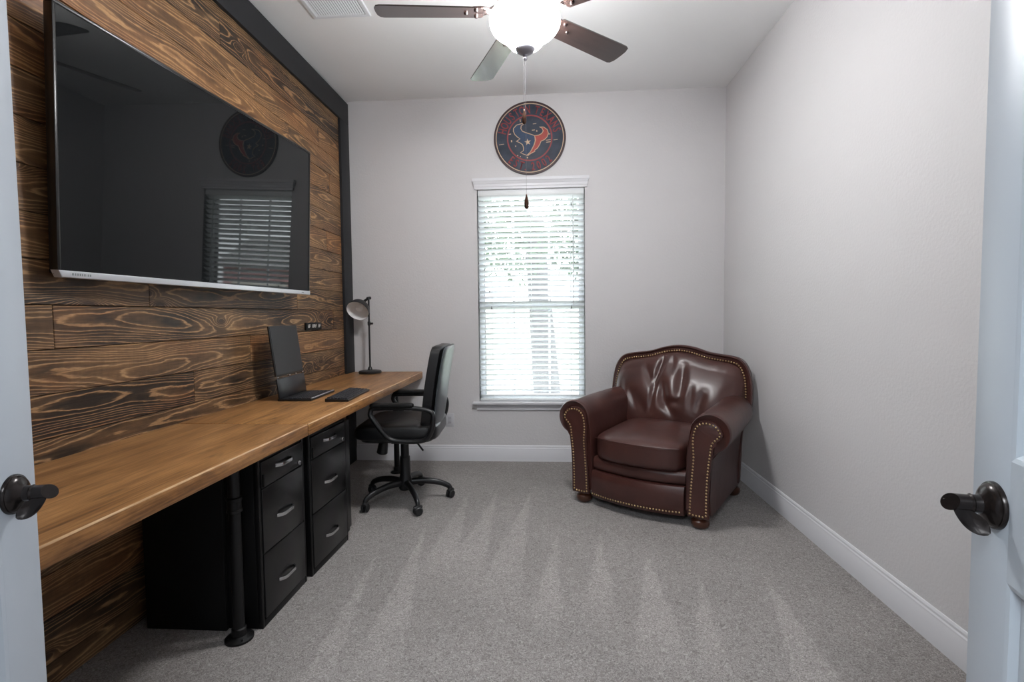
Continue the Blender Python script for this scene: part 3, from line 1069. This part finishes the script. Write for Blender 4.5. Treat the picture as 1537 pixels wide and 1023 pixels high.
# ------------------------------------------------------------------ office chair
t = thing('office_chair', 'black faux leather swivel office chair pulled up to the desk', 'chair', (-0.965, 3.330, 0.0), math.radians(3))
b = BM()
lathe(b, [(0, 0.075), (0.040, 0.078), (0.046, 0.090), (0.044, 0.150), (0.036, 0.175), (0.034, 0.300), (0.028, 0.305), (0.027, 0.385), (0.0, 0.385)], 24)
obj('gas_lift_cover', b, BLKPL, t)
b = BM(); cyl(b, (0, 0, 0.38), (0, 0, 0.440), 0.014, 14)
obj('gas_lift', b, CHROME, t)
for k in range(5):
    a = math.radians(9 + 72 * k)
    dx, dy = math.cos(a), math.sin(a)
    b = BM()
    pp = catmull([(0.030 * dx, 0.030 * dy, 0.125), (0.12 * dx, 0.12 * dy, 0.128), (0.22 * dx, 0.22 * dy, 0.112), (0.285 * dx, 0.285 * dy, 0.085), (0.300 * dx, 0.300 * dy, 0.062)], 4)
    tube(b, pp, [0.024 - 0.0005 * i for i in range(len(pp))], 12, flat=0.85)
    lg = obj('leg', b, BLKPL, t)
    b = BM()
    ca = a + 0.9 + k
    ox, oy = math.cos(ca), math.sin(ca)
    cx, cy = 0.300 * dx, 0.300 * dy
    for s_ in (-1, 1):
        wx, wy = cx - oy * 0.012 * s_, cy + ox * 0.012 * s_
        cyl(b, (wx - oy * 0.010 * s_, wy + ox * 0.010 * s_, 0.028), (wx + oy * 0.007 * s_, wy - ox * 0.007 * s_, 0.028), 0.028, 20, 0.006)
    cyl(b, (cx, cy, 0.03), (cx, cy, 0.070), 0.010, 12)
    tube(b, [(cx - 0.022 * ox, cy - 0.022 * oy, 0.046), (cx, cy, 0.058), (cx + 0.022 * ox, cy + 0.022 * oy, 0.046)], 0.016, 10)
    obj('caster', b, RUBBER, lg)
b = BM(); box(b, -0.13, 0.12, -0.10, 0.10, 0.430, 0.462, 0.008)
box(b, -0.18, 0.06, -0.035, 0.035, 0.405, 0.445, 0.008)
obj('tilt_mechanism', b, BLKMET, t)
b = BM(); cyl(b, (-0.135, -0.02, 0.415), (-0.150, -0.02, 0.325), 0.030, 18, 0.006, 0.036)
obj('tension_knob', b, BLKPL, t)
b = BM(); tube(b, [(0.05, -0.08, 0.440), (0.13, -0.20, 0.438), (0.165, -0.275, 0.430), (0.180, -0.290, 0.418)], 0.006, 8)
obj('height_lever', b, BLKPL, t)
# seat: thick cushion, rolled front edge, sewn channels
def seatfn(p):
    q = p.copy()
    q.z += 0.020 * math.exp(-((q.x + 0.24) / 0.08) ** 2) * 0.3
    if q.z > 0:
        q.z -= 0.030 * max(0, (-(q.x) - 0.13) / 0.14) ** 2
        for xs in (-0.06, 0.05, 0.16):
            q.z -= 0.006 * math.exp(-((q.x - xs) / 0.010) ** 2)
    return q
b = BM(); superq(b, 0.270, 0.262, 0.060, 0.35, 0.30, Matrix.Translation((-0.010, 0, 0.512)), 96, 20, seatfn)
obj('seat', b, BLKLEA, t, smooth=60)
b = BM(); superq(b, 0.235, 0.235, 0.014, 0.3, 0.3, Matrix.Translation((-0.010, 0, 0.460)), 48, 8)
obj('seat_pan', b, BLKPL, t, smooth=60)
# backrest: leaning slab, gently curved; dark front cushion, slate rear panel
def back_loops(off0, off1, grow=0.0):
    pr = [(0.198, 0.500), (0.214, 0.58), (0.226, 0.66), (0.242, 0.78), (0.262, 0.90), (0.280, 1.00), (0.287, 1.035)]
    hwid = [0.200, 0.225, 0.240, 0.248, 0.248, 0.240, 0.215]
    loops = []
    P = catmull([(x, 0, z) for x, z in pr], 4)
    Wd = catmull([(w_, 0, 0) for w_ in hwid], 4)
    for i, (p, w_) in enumerate(zip(P, Wd)):
        w2 = w_.x + grow
        lp = []
        n = 20
        for k in range(n + 1):
            s_ = -1 + 2 * k / n
            lp.append(Vector((p.x + off0 - 0.030 * (1 - s_ ** 2) * 0.0 - 0.018 * abs(s_) ** 2 + 0.012 * (abs(s_) ** 8), s_ * w2, p.z)))
        for k in range(n + 1):
            s_ = 1 - 2 * k / n
            lp.append(Vector((p.x + off1 - 0.018 * abs(s_) ** 2 - 0.012 * (abs(s_) ** 8), s_ * w2, p.z)))
        loops.append(lp)
    top = loops[-1]
    c = sum(top, Vector()) / len(top)
    loops.append([c + (p - c) * 0.90 + Vector((0, 0, 0.014)) for p in top])
    loops.append([c + (p - c) * 0.60 + Vector((0, 0, 0.020)) for p in top])
    return loops
b = BM(); loft(b, back_loops(-0.052, 0.030))
obj('backrest', b, BLKLEA, t, smooth=50)
b = BM(); loft(b, back_loops(0.0305, 0.050, -0.004)[:-1])
obj('back_panel', b, GREYBACK, t, smooth=50)
# loop arms
for s_ in (-1, 1):
    b = BM()
    pts = [(x_ * 1.06 + 0.045, z_) for x_, z_ in [(-0.175, 0.660), (-0.160, 0.676), (-0.05, 0.680), (0.08, 0.676), (0.165, 0.660), (0.190, 0.630), (0.185, 0.560), (0.160, 0.500), (0.120, 0.474), (0.02, 0.470), (-0.060, 0.484), (-0.105, 0.530), (-0.150, 0.595), (-0.176, 0.635)]]
    y = 0.278 * s_
    ring = catmull([(x, y + 0.012 * s_ * math.sin((z - 0.47) / 0.21 * PI), z) for x, z in pts], 5, True)
    prof = [(0.019 * math.cos(2 * PI * k / 12), 0.015 * math.sin(2 * PI * k / 12)) for k in range(12)]
    sweep(b, ring, [(q[1], q[0]) for q in prof], True, (0, 1, 0))
    box(b, -0.02, 0.12, min(y, 0.22 * s_), max(y, 0.22 * s_), 0.455, 0.480, 0.004)
    ar = obj('armrest', b, BLKPL, t, smooth=60)
    b = BM(); superq(b, 0.135, 0.030, 0.014, 0.4, 0.45, Matrix.Translation((-0.010, y + 0.004 * s_, 0.696)), 40, 10)
    obj('arm_pad', b, BLKMAT, ar, smooth=60)

# ------------------------------------------------------------------ leather armchair
AX, AY = 0.559, 3.166
rotA = math.radians(-32.0)
org = Vector((AX, AY, 0)) - Matrix.Rotation(rotA, 3, 'Z') @ Vector((0, 0.06, 0))
t = thing('armchair', 'brown leather club armchair with rolled arms and nailhead trim', 'armchair', org, rotA)

def nails(bm, pts, nrm, r=0.0062, h=0.0035):
    for p in pts:
        n = nrm(p) if callable(nrm) else Vector(nrm)
        lathe(bm, [(r, 0), (r * 0.8, h * 0.65), (r * 0.4, h * 0.95), (0, h)], 7, Matrix.Translation(p) @ n.to_track_quat('Z', 'Y').to_matrix().to_4x4())
        for f in [f for f in bm.faces if len(f.verts) > 4]:
            bm.faces.remove(f)

def arm_profile(s, k):
    """outline of the arm in xz; k: 0 front .. 1 rear"""
    cx, cz, r = 0.436 - 0.022 * k, 0.565 + 0.012 * k, 0.113
    pts = [(0.300, 0.085), (0.300, 0.25), (0.302, 0.40), (0.308, 0.48)]
    for d_ in range(176, -76, -12):
        a = math.radians(d_)
        pts.append((cx + r * math.cos(a), cz + r * math.sin(a)))
    pts += [(0.452, 0.41), (0.445, 0.31), (0.443, 0.20), (0.446, 0.085)]
    return [(s * x, z) for x, z in pts]

for s in (-1, 1):
    b = BM()
    loops = []
    for y, k, sc in ((0.028, 0, 0.90), (0.022, 0, 0.955), (0.030, 0, 0.985), (0.055, 0, 1.0), (0.25, .25, 1.0), (0.45, .5, 1.0), (0.60, .8, 1.0), (0.72, 1, 1.0), (0.745, 1, 0.96), (0.755, 1, 0.85)):
        pr = arm_profile(s, k)
        cx = sum(p[0] for p in pr) / len(pr)
        cz = sum(p[1] for p in pr) / len(pr)
        loops.append([Vector((cx + (x - cx) * sc, y, max(0.085, cz + (z - cz) * sc))) for x, z in pr])
    loft(b, loops)
    arm = obj('arm', b, LEATHER, t, smooth=50)
    # carved-look front panel with scroll head
    out = [(0.318, 0.070), (0.321, 0.18), (0.330, 0.31), (0.338, 0.42), (0.333, 0.51), (0.345, 0.585), (0.378, 0.625), (0.425, 0.637), (0.475, 0.622), (0.506, 0.582), (0.504, 0.550), (0.487, 0.530),
           (0.464, 0.502), (0.455, 0.44), (0.444, 0.34), (0.438, 0.22), (0.437, 0.14), (0.437, 0.070)]
    oc = [(p.x, p.y) for p in catmull([(x, z, 0) for x, z in out], 4)]
    pol = [(s * x, z) for x, z in oc]
    Mp = Matrix(((1, 0, 0, 0), (0, 0, -1, 0.030), (0, 1, 0, 0), (0, 0, 0, 1)))
    b = BM(); prism(b, pol if s > 0 else list(reversed(pol)), Mp, 0.024, 0.008)
    pnl = obj('front_panel', b, LEATHER, arm, smooth=50)
    # nails follow the outline, inset
    ctr = [Vector((x, z)) for x, z in oc]
    ins = []
    for i in range(len(ctr)):
        a, c = ctr[max(i - 1, 0)], ctr[min(i + 1, len(ctr) - 1)]
        tg = (c - a).normalized()
        nn = Vector((tg.y, -tg.x))
        ins.append(ctr[i] + nn * 0.014)
    ins = [p for p in ins if p.y > 0.082]
    pts = resample([(s * p.x, 0.0055, p.y) for p in ins], 0.0185)
    b = BM(); nails(b, pts, (0, -1, 0))
    nails(b, [Vector((s * x, 0.0055, 0.084)) for x in (0.350, 0.368, 0.387, 0.405)], (0, -1, 0))
    obj('nailhead_trim', b, NAIL, pnl, smooth=60)

def bow(x, amp=0.052):
    return -amp * (1 - (x / 0.30) ** 2)
# bowed front rail, deck band, hidden carcass
def bowed(bm, z0, z1, y_off, back, bulge, n=24, m=8, hw=0.297, amp=0.052):
    loops = []
    for i in range(n + 1):
        x = -hw + 2 * hw * i / n
        lp = [Vector((x, back, z0)), Vector((x, back, z1))]
        for j in range(m + 1):
            u = j / m
            z = z1 + (z0 - z1) * u
            e = 1 - abs(2 * u - 1) ** 4
            lp.append(Vector((x, bow(x, amp) + y_off - bulge * e, z)))
        loops.append(lp)
    loft(bm, loops)
b = BM(); bowed(b, 0.062, 0.232, 0.018, 0.60, 0.012)
rail = obj('front_rail', b, LEATHER, t, smooth=50)
b = BM()
npts = resample([(x / 100.0, bow(x / 100.0) + 0.0096, 0.083) for x in range(-29, 30)], 0.0185)
nails(b, npts, (0, -1, 0))
obj('nailhead_trim', b, NAIL, rail, smooth=60)
b = BM(); bowed(b, 0.234, 0.315, 0.055, 0.60, 0.018)
obj('deck_band', b, LEATHER, t, smooth=50)
def cushfn(p):
    q = p.copy()
    fr = max(0.0, min(1.0, (-q.y + 0.10) / 0.40))
    q.y += bow(max(-0.3, min(0.3, q.x)), 0.060) * fr
    if q.z > 0:
        q.z += 0.016 * (1 - (q.x / 0.30) ** 2) * (1 - (q.y / 0.42) ** 2) - 0.006 * math.exp(-((q.x + 0.03) / 0.012) ** 2) * (1 if q.y > -0.28 else 0.5)
    else:
        q.z *= 0.95
    q.z -= 0.012 * fr
    e = abs(q.z - 0.052)
    if -q.y > 0.2:
        q.y -= 0.006 * math.exp(-(e / 0.008) ** 2)
    return q
b = BM(); superq(b, 0.291, 0.315, 0.092, 0.36, 0.25, Matrix.Translation((0, 0.335, 0.398)), 120, 36, cushfn)
cu = obj('seat_cushion', b, LEATHER, t, smooth=70)
b = BM()
pp = []
for i in range(41):
    x = -0.265 + 0.53 * i / 40
    pp.append((x, 0.024 + bow(x, 0.060), 0.452))
tube(b, pp, 0.0035, 8)
obj('welt', b, LEATHER, cu, smooth=70)

# camel back frame
BO = [(-0.452, 0.10), (-0.455, 0.42), (-0.485, 0.52), (-0.508, 0.62), (-0.508, 0.72), (-0.496, 0.81), (-0.468, 0.88), (-0.425, 0.925), (-0.360, 0.944), (-0.280, 0.954), (-0.200, 0.968), (-0.120, 0.993), (-0.055, 1.006), (0.0, 1.010)]
def top_z(x):
    x = abs(x)
    P_ = [(-q[0], q[1]) for q in reversed(BO[6:])]
    for (xa, za), (xb, zb) in zip(P_[:-1], P_[1:]):
        if x <= xb:
            return za + (zb - za) * (x - xa) / (xb - xa)
    return P_[-1][1]
BO = BO + [(-x, z) for x, z in reversed(BO[:-1])]
bo = [(p.x, p.y) for p in catmull([(x, z, 0) for x, z in BO], 4)]
def backy(z):
    return 0.735 + (z - 0.45) * 0.16
b = BM()
cxb, czb = 0.0, 0.55
loops = []
for dy, sc in ((0.012, 0.955), (0.0, 0.985), (0.006, 1.0), (0.060, 1.0), (0.082, 0.99), (0.088, 0.95)):
    loops.append([Vector((x * sc, min(backy(z) + dy, 0.895 - 0.02 * (1 - sc)), czb + (z - czb) * sc)) for x, z in bo])
loft(b, loops)
fb = obj('back_frame', b, LEATHER, t, smooth=50)
ctr = [Vector((x, z)) for x, z in bo]
ins = []
for i in range(len(ctr)):
    a, c = ctr[max(i - 1, 0)], ctr[min(i + 1, len(ctr) - 1)]
    tg = (c - a).normalized()
    ins.append(ctr[i] + Vector((tg.y, -tg.x)) * 0.038)
ins = [p for p in ins if p.y > 0.66]
pts = resample([(p.x, backy(p.y) - 0.002, p.y) for p in ins], 0.0185)
b = BM(); nails(b, pts, (0, -1, 0.1))
obj('nailhead_trim', b, NAIL, fb, smooth=60)

# puffy, creased inside-back cushion
b = BM()
nu_, nv_ = 90, 70
grid = []
def crease(x, z, x0, z0, x1, z1, w, d):
    a, c, p = Vector((x0, z0)), Vector((x1, z1)), Vector((x, z))
    ab = c - a
    tt = max(0.0, min(1.0, (p - a).dot(ab) / ab.dot(ab)))
    dist = (p - (a + ab * tt)).length
    return d * math.exp(-(dist / w) ** 2) * math.sin(PI * (0.12 + 0.76 * tt))
CR = [(-0.085, 0.96, -0.115, 0.78, 0.016, 0.030), (-0.115, 0.84, -0.130, 0.54, 0.013, 0.020), (-0.215, 0.84, -0.125, 0.71, 0.020, 0.022), (-0.075, 0.76, -0.035, 0.60, 0.024, 0.034),
      (0.062, 0.86, 0.070, 0.66, 0.024, 0.034), (-0.01, 0.615, 0.075, 0.62, 0.018, 0.020), (-0.05, 0.62, 0.04, 0.53, 0.020, 0.022), (0.235, 0.70, 0.185, 0.56, 0.022, 0.020), (-0.31, 0.70, -0.235, 0.54, 0.022, 0.022),
      (-0.25, 0.66, -0.17, 0.53, 0.020, 0.016), (0.145, 0.74, 0.150, 0.58, 0.016, 0.012), (-0.03, 0.95, -0.01, 0.84, 0.016, 0.014), (-0.39, 0.74, -0.37, 0.58, 0.018, 0.014), (0.39, 0.74, 0.36, 0.60, 0.020, 0.012), (0.36, 0.90, 0.31, 0.86, 0.012, 0.008)]
for i in range(nu_ + 1):
    s = -1 + 2 * i / nu_
    row = []
    for j in range(nv_ + 1):
        v = j / nv_
        hwid = 0.466 - 0.05 * max(0, v - 0.80) ** 1.5 * 6 - 0.16 * max(0, 0.42 - v)
        x = s * hwid
        zt0 = 0.5 * (top_z(x - 0.02) + top_z(x + 0.02)) - 0.050 - 0.20 * max(0, abs(x) - 0.34) ** 1.3
        z = 0.40 + (zt0 - 0.40) * v
        edge = (1 - abs(s) ** 5) * (1 - v ** 7) 
        e0 = max(0.0, edge) ** 0.45
        bulge = (0.150 - 0.085 * v + 0.045 * math.sin(PI * min(1, v * 1.15))) * e0
        y = backy(z) + 0.004 - bulge
        for c in CR:
            y += crease(x, z, c[0], c[1], c[2], c[3], c[4] * 1.45, c[5] * 0.95) * e0
        row.append(b.verts.new((x, y, z)))
    grid.append(row)
for i in range(nu_):
    for j in range(nv_):
        b.faces.new((grid[i][j], grid[i + 1][j], grid[i + 1][j + 1], grid[i][j + 1]))
obj('back_cushion', b, LEATHER, t, smooth=180)
b = BM(); box(b, -0.440, 0.440, 0.55, 0.78, 0.075, 0.40, 0.01)
obj('carcass', b, LEATHER, t)
for x, y in ((-0.377, 0.06), (0.377, 0.06), (-0.40, 0.74), (0.40, 0.74)):
    b = BM(); lathe(b, [(0, 0), (0.030, 0), (0.046, 0.012), (0.053, 0.030), (0.050, 0.046), (0.036, 0.058), (0.034, 0.068), (0.040, 0.074), (0.040, 0.086), (0, 0.086)], 28, Matrix.Translation((x, y, 0)))
    obj('bun_foot', b, FOOTW, t)

# ------------------------------------------------------------------ round wall sign
t = thing('wall_sign', 'round dark navy sign with red lettering and bull head above the window', 'sign', (-0.134, D, 2.694))
RS = 0.296
Mf = Matrix(((1, 0, 0, 0), (0, 0, -1, 0), (0, 1, 0, 0), (0, 0, 0, 1)))      # local xy -> world xz, local z -> toward the room
b = BM(); lathe(b, [(0, 0.001), (RS, 0.001), (RS, 0.012), (RS - 0.004, 0.014), (0, 0.014)], 96, Mf)
obj('sign_disc', b, SIGNB, t)
def ring(name, r0, r1, z, mat):
    bm = BM(); lathe(bm, [(r0, 0.0135), (r0, z), (r1, z), (r1, 0.0135)], 96, Mf)
    for f in [f for f in bm.faces if len(f.verts) > 4]:
        bm.faces.remove(f)
    obj(name, bm, mat, t)
ring('rim', RS - 0.012, RS - 0.001, 0.017, SIGNRIM)
ring('border_ring', RS - 0.0225, RS - 0.0165, 0.0155, SIGNC)
ring('inner_ring', 0.176, 0.187, 0.0155, SIGNR)
def glyph(bm, ch, M4, sx, sy, depth=0.0012):
    cu_ = bpy.data.curves.new('glyph', 'FONT')
    cu_.body = ch
    cu_.size = 1.0
    cu_.align_x = 'CENTER'
    cu_.extrude = 0.0
    cu_.offset = 0.018
    oo = bpy.data.objects.new('glyph', cu_)
    col.objects.link(oo)
    dg = bpy.context.evaluated_depsgraph_get()
    me = bpy.data.meshes.new_from_object(oo.evaluated_get(dg))
    n0 = len(bm.verts)
    bm.from_mesh(me)
    bm.verts.ensure_lookup_table()
    nv = bm.verts[n0:]
    for q in nv:
        q.co = M4 @ Vector((q.co.x * sx, q.co.y * sy, 0))
    bm.normal_update()
    fs = list({f for q in nv for f in q.link_faces})
    fs = bmesh.ops.triangulate(bm, faces=fs)['faces']
    if fs:
        r = bmesh.ops.extrude_face_region(bm, geom=fs)
        off = (M4.to_3x3() @ Vector((0, 0, 1))).normalized() * depth
        for q in [g for g in r['geom'] if isinstance(g, bmesh.types.BMVert)]:
            q.co += off
    bpy.data.objects.remove(oo)
    bpy.data.curves.remove(cu_)
    bpy.data.meshes.remove(me)
txt = 'HOUSTON TEXANS'
a0, a1 = 171.0, 9.0
wts = [1.0 if c != ' ' else 0.6 for c in txt]
wts = [0.6 if c == 'I' else w_ for c, w_ in zip(txt, wts)]
tot = sum(wts)
acc = 0.0
for c, w_ in zip(txt, wts):
    an = math.radians(a0 + (a1 - a0) * (acc + w_ / 2) / tot)
    acc += w_
    if c == ' ':
        continue
    r0 = 0.198
    Mg = Mf @ Matrix.Translation((r0 * math.cos(an), r0 * math.sin(an), 0.0142)) @ Matrix.Rotation(an - PI / 2, 4, 'Z')
    b = BM()
    glyph(b, c, Mg, 0.058, 0.094)
    obj('letter', b, SIGNR, t, smooth=0)
txt = 'EST. 2002'
acc = 0.0
wts = [0.5 if c in ' .' else 1.0 for c in txt]
tot = sum(wts)
for c, w_ in zip(txt, wts):
    an = math.radians(223 + (318 - 223) * (acc + w_ / 2) / tot)
    acc += w_
    if c == ' ':
        continue
    r0 = 0.262
    Mg = Mf @ Matrix.Translation((r0 * math.cos(an), r0 * math.sin(an), 0.0142)) @ Matrix.Rotation(an + PI / 2, 4, 'Z')
    b = BM()
    glyph(b, c, Mg, 0.062, 0.092)
    obj('letter', b, SIGNR, t, smooth=0)
# bull head: dark blue left half, red right half, cream outlines and a star
K = 1.0 / 1440.0
def px(pts):
    return [((x - 515) * K, (515 - y) * K) for x, y in pts]
blue = [(470, 343), (420, 346), (362, 360), (326, 396), (322, 430), (340, 470), (372, 502), (402, 522), (372, 540), (356, 548), (396, 566), (430, 590), (442, 625), (440, 660), (404, 684), (440, 700), (480, 716), (520, 680), (560, 610), (580, 550), (574, 490), (520, 470), (470, 452), (430, 435), (412, 405), (416, 372), (440, 356)]
red = [(574, 490), (620, 486), (655, 470), (676, 440), (664, 408), (630, 392), (680, 394), (722, 424), (736, 466), (722, 510), (690, 540), (650, 556), (630, 600), (606, 636), (572, 660), (578, 672), (530, 694), (490, 722), (540, 650), (572, 590), (586, 535)]
for nm, pts, mt in (('emblem_face', blue, SIGNN), ('emblem_horn', red, SIGNR2)):
    P2 = px(pts)
    b = BM()
    prism(b, P2, Mf @ Matrix.Translation((0, 0, 0.0141)), 0.0012)
    b.normal_update()
    bmesh.ops.triangulate(b, faces=[f for f in b.faces if len(f.verts) > 4])
    e_ = obj(nm, b, mt, t, smooth=0)
    b = BM()
    tube(b, [Mf @ Vector((x, y, 0.0153)) for x, y in P2], 0.0032, 6, True, flat=1.0)
    obj('outline', b, SIGNC, e_)
b = BM()
sp_ = []
for k in range(10):
    r = 0.028 if k % 2 == 0 else 0.011
    a = PI / 2 + 0.15 + k * PI / 5
    sp_.append(((492 - 515) * K + r * math.cos(a), (515 - 562) * K + r * math.sin(a)))
prism(b, sp_, Mf @ Matrix.Translation((0, 0, 0.0152)), 0.0014)
obj('star', b, SIGNC, t, smooth=0)
for x, y, w_, h_ in ((300, 545, 14, 22), (348, 605, 12, 12), (372, 714, 12, 10), (404, 728, 10, 12), (486, 742, 12, 16), (735, 478, 44, 8), (735, 545, 60, 6), (745, 568, 70, 8), (820, 545, 50, 5), (180, 580, 60, 5), (275, 464, 40, 9), (405, 310, 9, 30), (575, 352, 40, 6), (560, 425, 34, 8), (600, 436, 12, 20)):
    c = px([(x, y)])[0]
    b = BM()
    obox(b, Mf @ Matrix.Translation((c[0], c[1], 0.0146)) @ Matrix.Rotation(0.1, 4, 'Z'), w_ * K, h_ * K, 0.0010)
    obj('paint_chip', b, SIGNC, t, smooth=0)

# ------------------------------------------------------------------ wall outlet
t = thing('wall_outlet', 'white duplex outlet low on the back wall beside the chair', 'outlet', (-0.838, D, 0.352))
b = BM(); box(b, -0.036, 0.036, -0.006, 0.0, -0.058, 0.058, 0.003)
obj('cover_plate', b, OUTLETW, t)
b = BM()
box(b, -0.0175, 0.0175, -0.0085, -0.0055, -0.034, 0.034, 0.003)
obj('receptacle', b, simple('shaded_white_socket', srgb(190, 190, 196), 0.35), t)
for z in (-0.018, 0.018):
    for x in (-0.0065, 0.0065):
        b = BM()
        box(b, x - 0.001, x + 0.001, -0.009, -0.0084, z - 0.004, z + 0.004)
        obj('slot', b, BLKMAT, t)

# ------------------------------------------------------------------ ceiling vent
VX0, VX1, VY0, VY1 = -1.390, -1.040, 2.725, 3.080
t = thing('ceiling_vent', 'white louvered air vent on the ceiling above the desk', 'vent', ((VX0 + VX1) / 2, (VY0 + VY1) / 2, H))
hx, hy = (VX1 - VX0) / 2, (VY1 - VY0) / 2
b = BM()
loops = []
for ins, z in ((0.0, 0.0), (0.0, -0.004), (0.004, -0.009), (0.024, -0.011), (0.028, -0.006), (0.028, -0.001)):
    loops.append([Vector((sx * (hx - ins), sy * (hy - ins), z)) for sx, sy in ((-1, -1), (1, -1), (1, 1), (-1, 1))])
loft(b, loops, cap=(False, False))
obj('frame', b, VENTW, t, smooth=20)
b = BM(); box(b, -hx + 0.02, hx - 0.02, -hy + 0.02, hy - 0.02, -0.002, -0.0005)
obj('duct_opening', b, DARKIN, t)
b = BM()
for i in range(20):
    x = -hx + 0.036 + (2 * hx - 0.072) * i / 19
    obox(b, Matrix.Translation((x, 0, -0.0065)) @ Matrix.Rotation(math.radians(-22), 4, 'Y'), 0.0098, 2 * hy - 0.056, 0.0012)
obj('louvers', b, VENTW, t, smooth=0)

# ------------------------------------------------------------------ ceiling fan with light
FX, FY = -0.092, 2.385
ZB = 2.615
t = thing('ceiling_fan', 'dark five-blade ceiling fan with lit white glass bowl', 'ceiling fan', (FX, FY, H))
dz = ZB - H
b = BM(); lathe(b, [(0, 0), (0.070, 0), (0.072, -0.02), (0.055, -0.055), (0.020, -0.068), (0, -0.068)], 36)
obj('canopy', b, NICKEL, t)
b = BM(); cyl(b, (0, 0, -0.06), (0, 0, -0.20), 0.013, 16)
obj('downrod', b, NICKEL, t)
b = BM(); lathe(b, [(0, -0.185), (0.030, -0.185), (0.060, -0.200), (0.105, -0.225), (0.128, -0.255), (0.130, -0.320), (0.112, -0.350), (0.085, -0.362), (0.085, -0.385), (0.0, -0.385)], 44)
obj('motor_housing', b, NICKEL, t)
th0 = 0.749
droop = [0.016, -0.004, 0.0, 0.0, 0.0]
droop = {0: 0.014, 1: -0.015, 2: -0.004, 3: 0.0, 4: 0.0}
for k in range(5):
    a = th0 + k * 2 * PI / 5
    br = bpy.data.objects.new('blade_assembly', None)
    b = BM()
    L0, L1 = 0.200, 0.672
    outl = []
    n = 10
    def hwid(u):
        return 0.058 + 0.012 * u
    up_, dn_ = [], []
    for i in range(n + 1):
        u = i / n
        x = L0 + (L1 - 0.028 - L0) * u
        up_.append((x, hwid(u)))
        dn_.append((x, -hwid(u)))
    tip = [(L1 - 0.012, 0.063), (L1 - 0.002, 0.040), (L1, 0.012), (L1, -0.012), (L1 - 0.002, -0.040), (L1 - 0.012, -0.063)]
    root = [(L0 - 0.010, -0.045), (L0 - 0.010, 0.045)]
    pol = up_ + tip + list(reversed(dn_)) + root
    Mb = Matrix.Rotation(a, 4, 'Z') @ Matrix.Translation((0, 0, dz)) @ Matrix.Rotation(-math.atan2(droop[k], 0.67), 4, 'Y') @ Matrix.Rotation(math.radians(-11), 4, 'X')
    prism(b, pol, Matrix.Translation((0, 0, -0.003)), 0.006, 0.0015)
    bl = obj('blade', b, WALNUT, t, smooth=30)
    bl.matrix_local = Mb
    b = BM()
    # ornate iron from the motor to the blade root
    tube(b, [(0.080, 0, 0.030), (0.120, 0, 0.026), (0.160, 0.0, 0.006), (0.215, 0, 0.006)], [0.014, 0.012, 0.012, 0.010], 10, flat=1.6)
    for sy in (-1, 1):
        tube(b, catmull([(0.150, 0, 0.007), (0.185, 0.034 * sy, 0.006), (0.222, 0.036 * sy, 0.006), (0.250, 0.024 * sy, 0.006)], 4), 0.007, 8)
    tube(b, [(0.19, 0, 0.006), (0.272, 0, 0.006)], [0.012, 0.007], 8)
    for px_, py_ in ((0.222, 0.036), (0.222, -0.036), (0.268, 0)):
        lathe(b, [(0.0095, 0.0), (0.0085, -0.0075), (0.004, -0.010), (0, -0.0105)], 12, Matrix.Translation((px_, py_, -0.0025)))
    obj('blade_iron', b, NICKEL, bl, smooth=50)
    bpy.data.objects.remove(br)
zb0 = 2.578 - H
b = BM(); lathe(b, [(0, -0.380), (0.060, -0.380), (0.090, -0.395), (0.105, -0.405), (0.100, -0.412), (0, -0.412)], 36)
obj('light_fitter', b, NICKEL, t)
b = BM()
prof = [(0.130, 0.050), (0.145, 0.038), (0.157, 0.018), (0.161, 0.0), (0.158, -0.020), (0.147, -0.039), (0.129, -0.055), (0.109, -0.068), (0.094, -0.080), (0.084, -0.093), (0.073, -0.106), (0.060, -0.117), (0.040, -0.124), (0.0, -0.127)]
pc = [(p.x, p.y) for p in catmull([(r, z, 0) for r, z in prof], 3)]
lathe(b, [(max(0.0, r), z + zb0) for r, z in pc[:-1]] + [(0.0, prof[-1][1] + zb0)], 64)
for f in [f for f in b.faces if len(f.verts) > 4]:
    b.faces.remove(f)
obj('glass_bowl', b, BOWLM, t, smooth=80)
b = BM(); lathe(b, [(0, -0.112), (0.044, -0.112), (0.047, -0.119), (0.043, -0.130), (0.026, -0.143), (0.011, -0.150), (0.007, -0.158), (0.0095, -0.165), (0.006, -0.173), (0, -0.176)], 28, Matrix.Translation((0, 0, zb0)))
obj('finial', b, simple('glow_lightened_finial', srgb(165, 163, 172), 0.4, metal=0.5), t)  # metal colour lightened to stand for glow scattered under the bowl
# two pull chains with fobs
def chain(x, y, z0, z1, name):
    bm = BM()
    tube(bm, [(x, y, z0), (x, y, z1 + 0.03)], 0.0005, 6)
    z = z0
    while z > z1 + 0.03:
        lathe(bm, [(0, 0.0012), (0.0009, 0.0006), (0.0010, 0), (0.0009, -0.0006), (0, -0.0012)], 6, Matrix.Translation((x, y, z)))
        z -= 0.0075
    c_ = obj(name, bm, CHAINM, t, smooth=60)
    bm = BM(); lathe(bm, [(0, 0.046), (0.003, 0.044), (0.004, 0.036), (0.0085, 0.020), (0.0105, 0.004), (0.0100, -0.012), (0.006, -0.020), (0, -0.022)], 18, Matrix.Translation((x, y, z1)))
    obj('pull_fob', bm, FOBW, c_, smooth=60)
chain(0.0, 0.0, zb0 - 0.172, 1.757 - H, 'pull_chain')
chain(-0.007, -0.003, zb0 - 0.150, 2.140 - H, 'pull_chain')
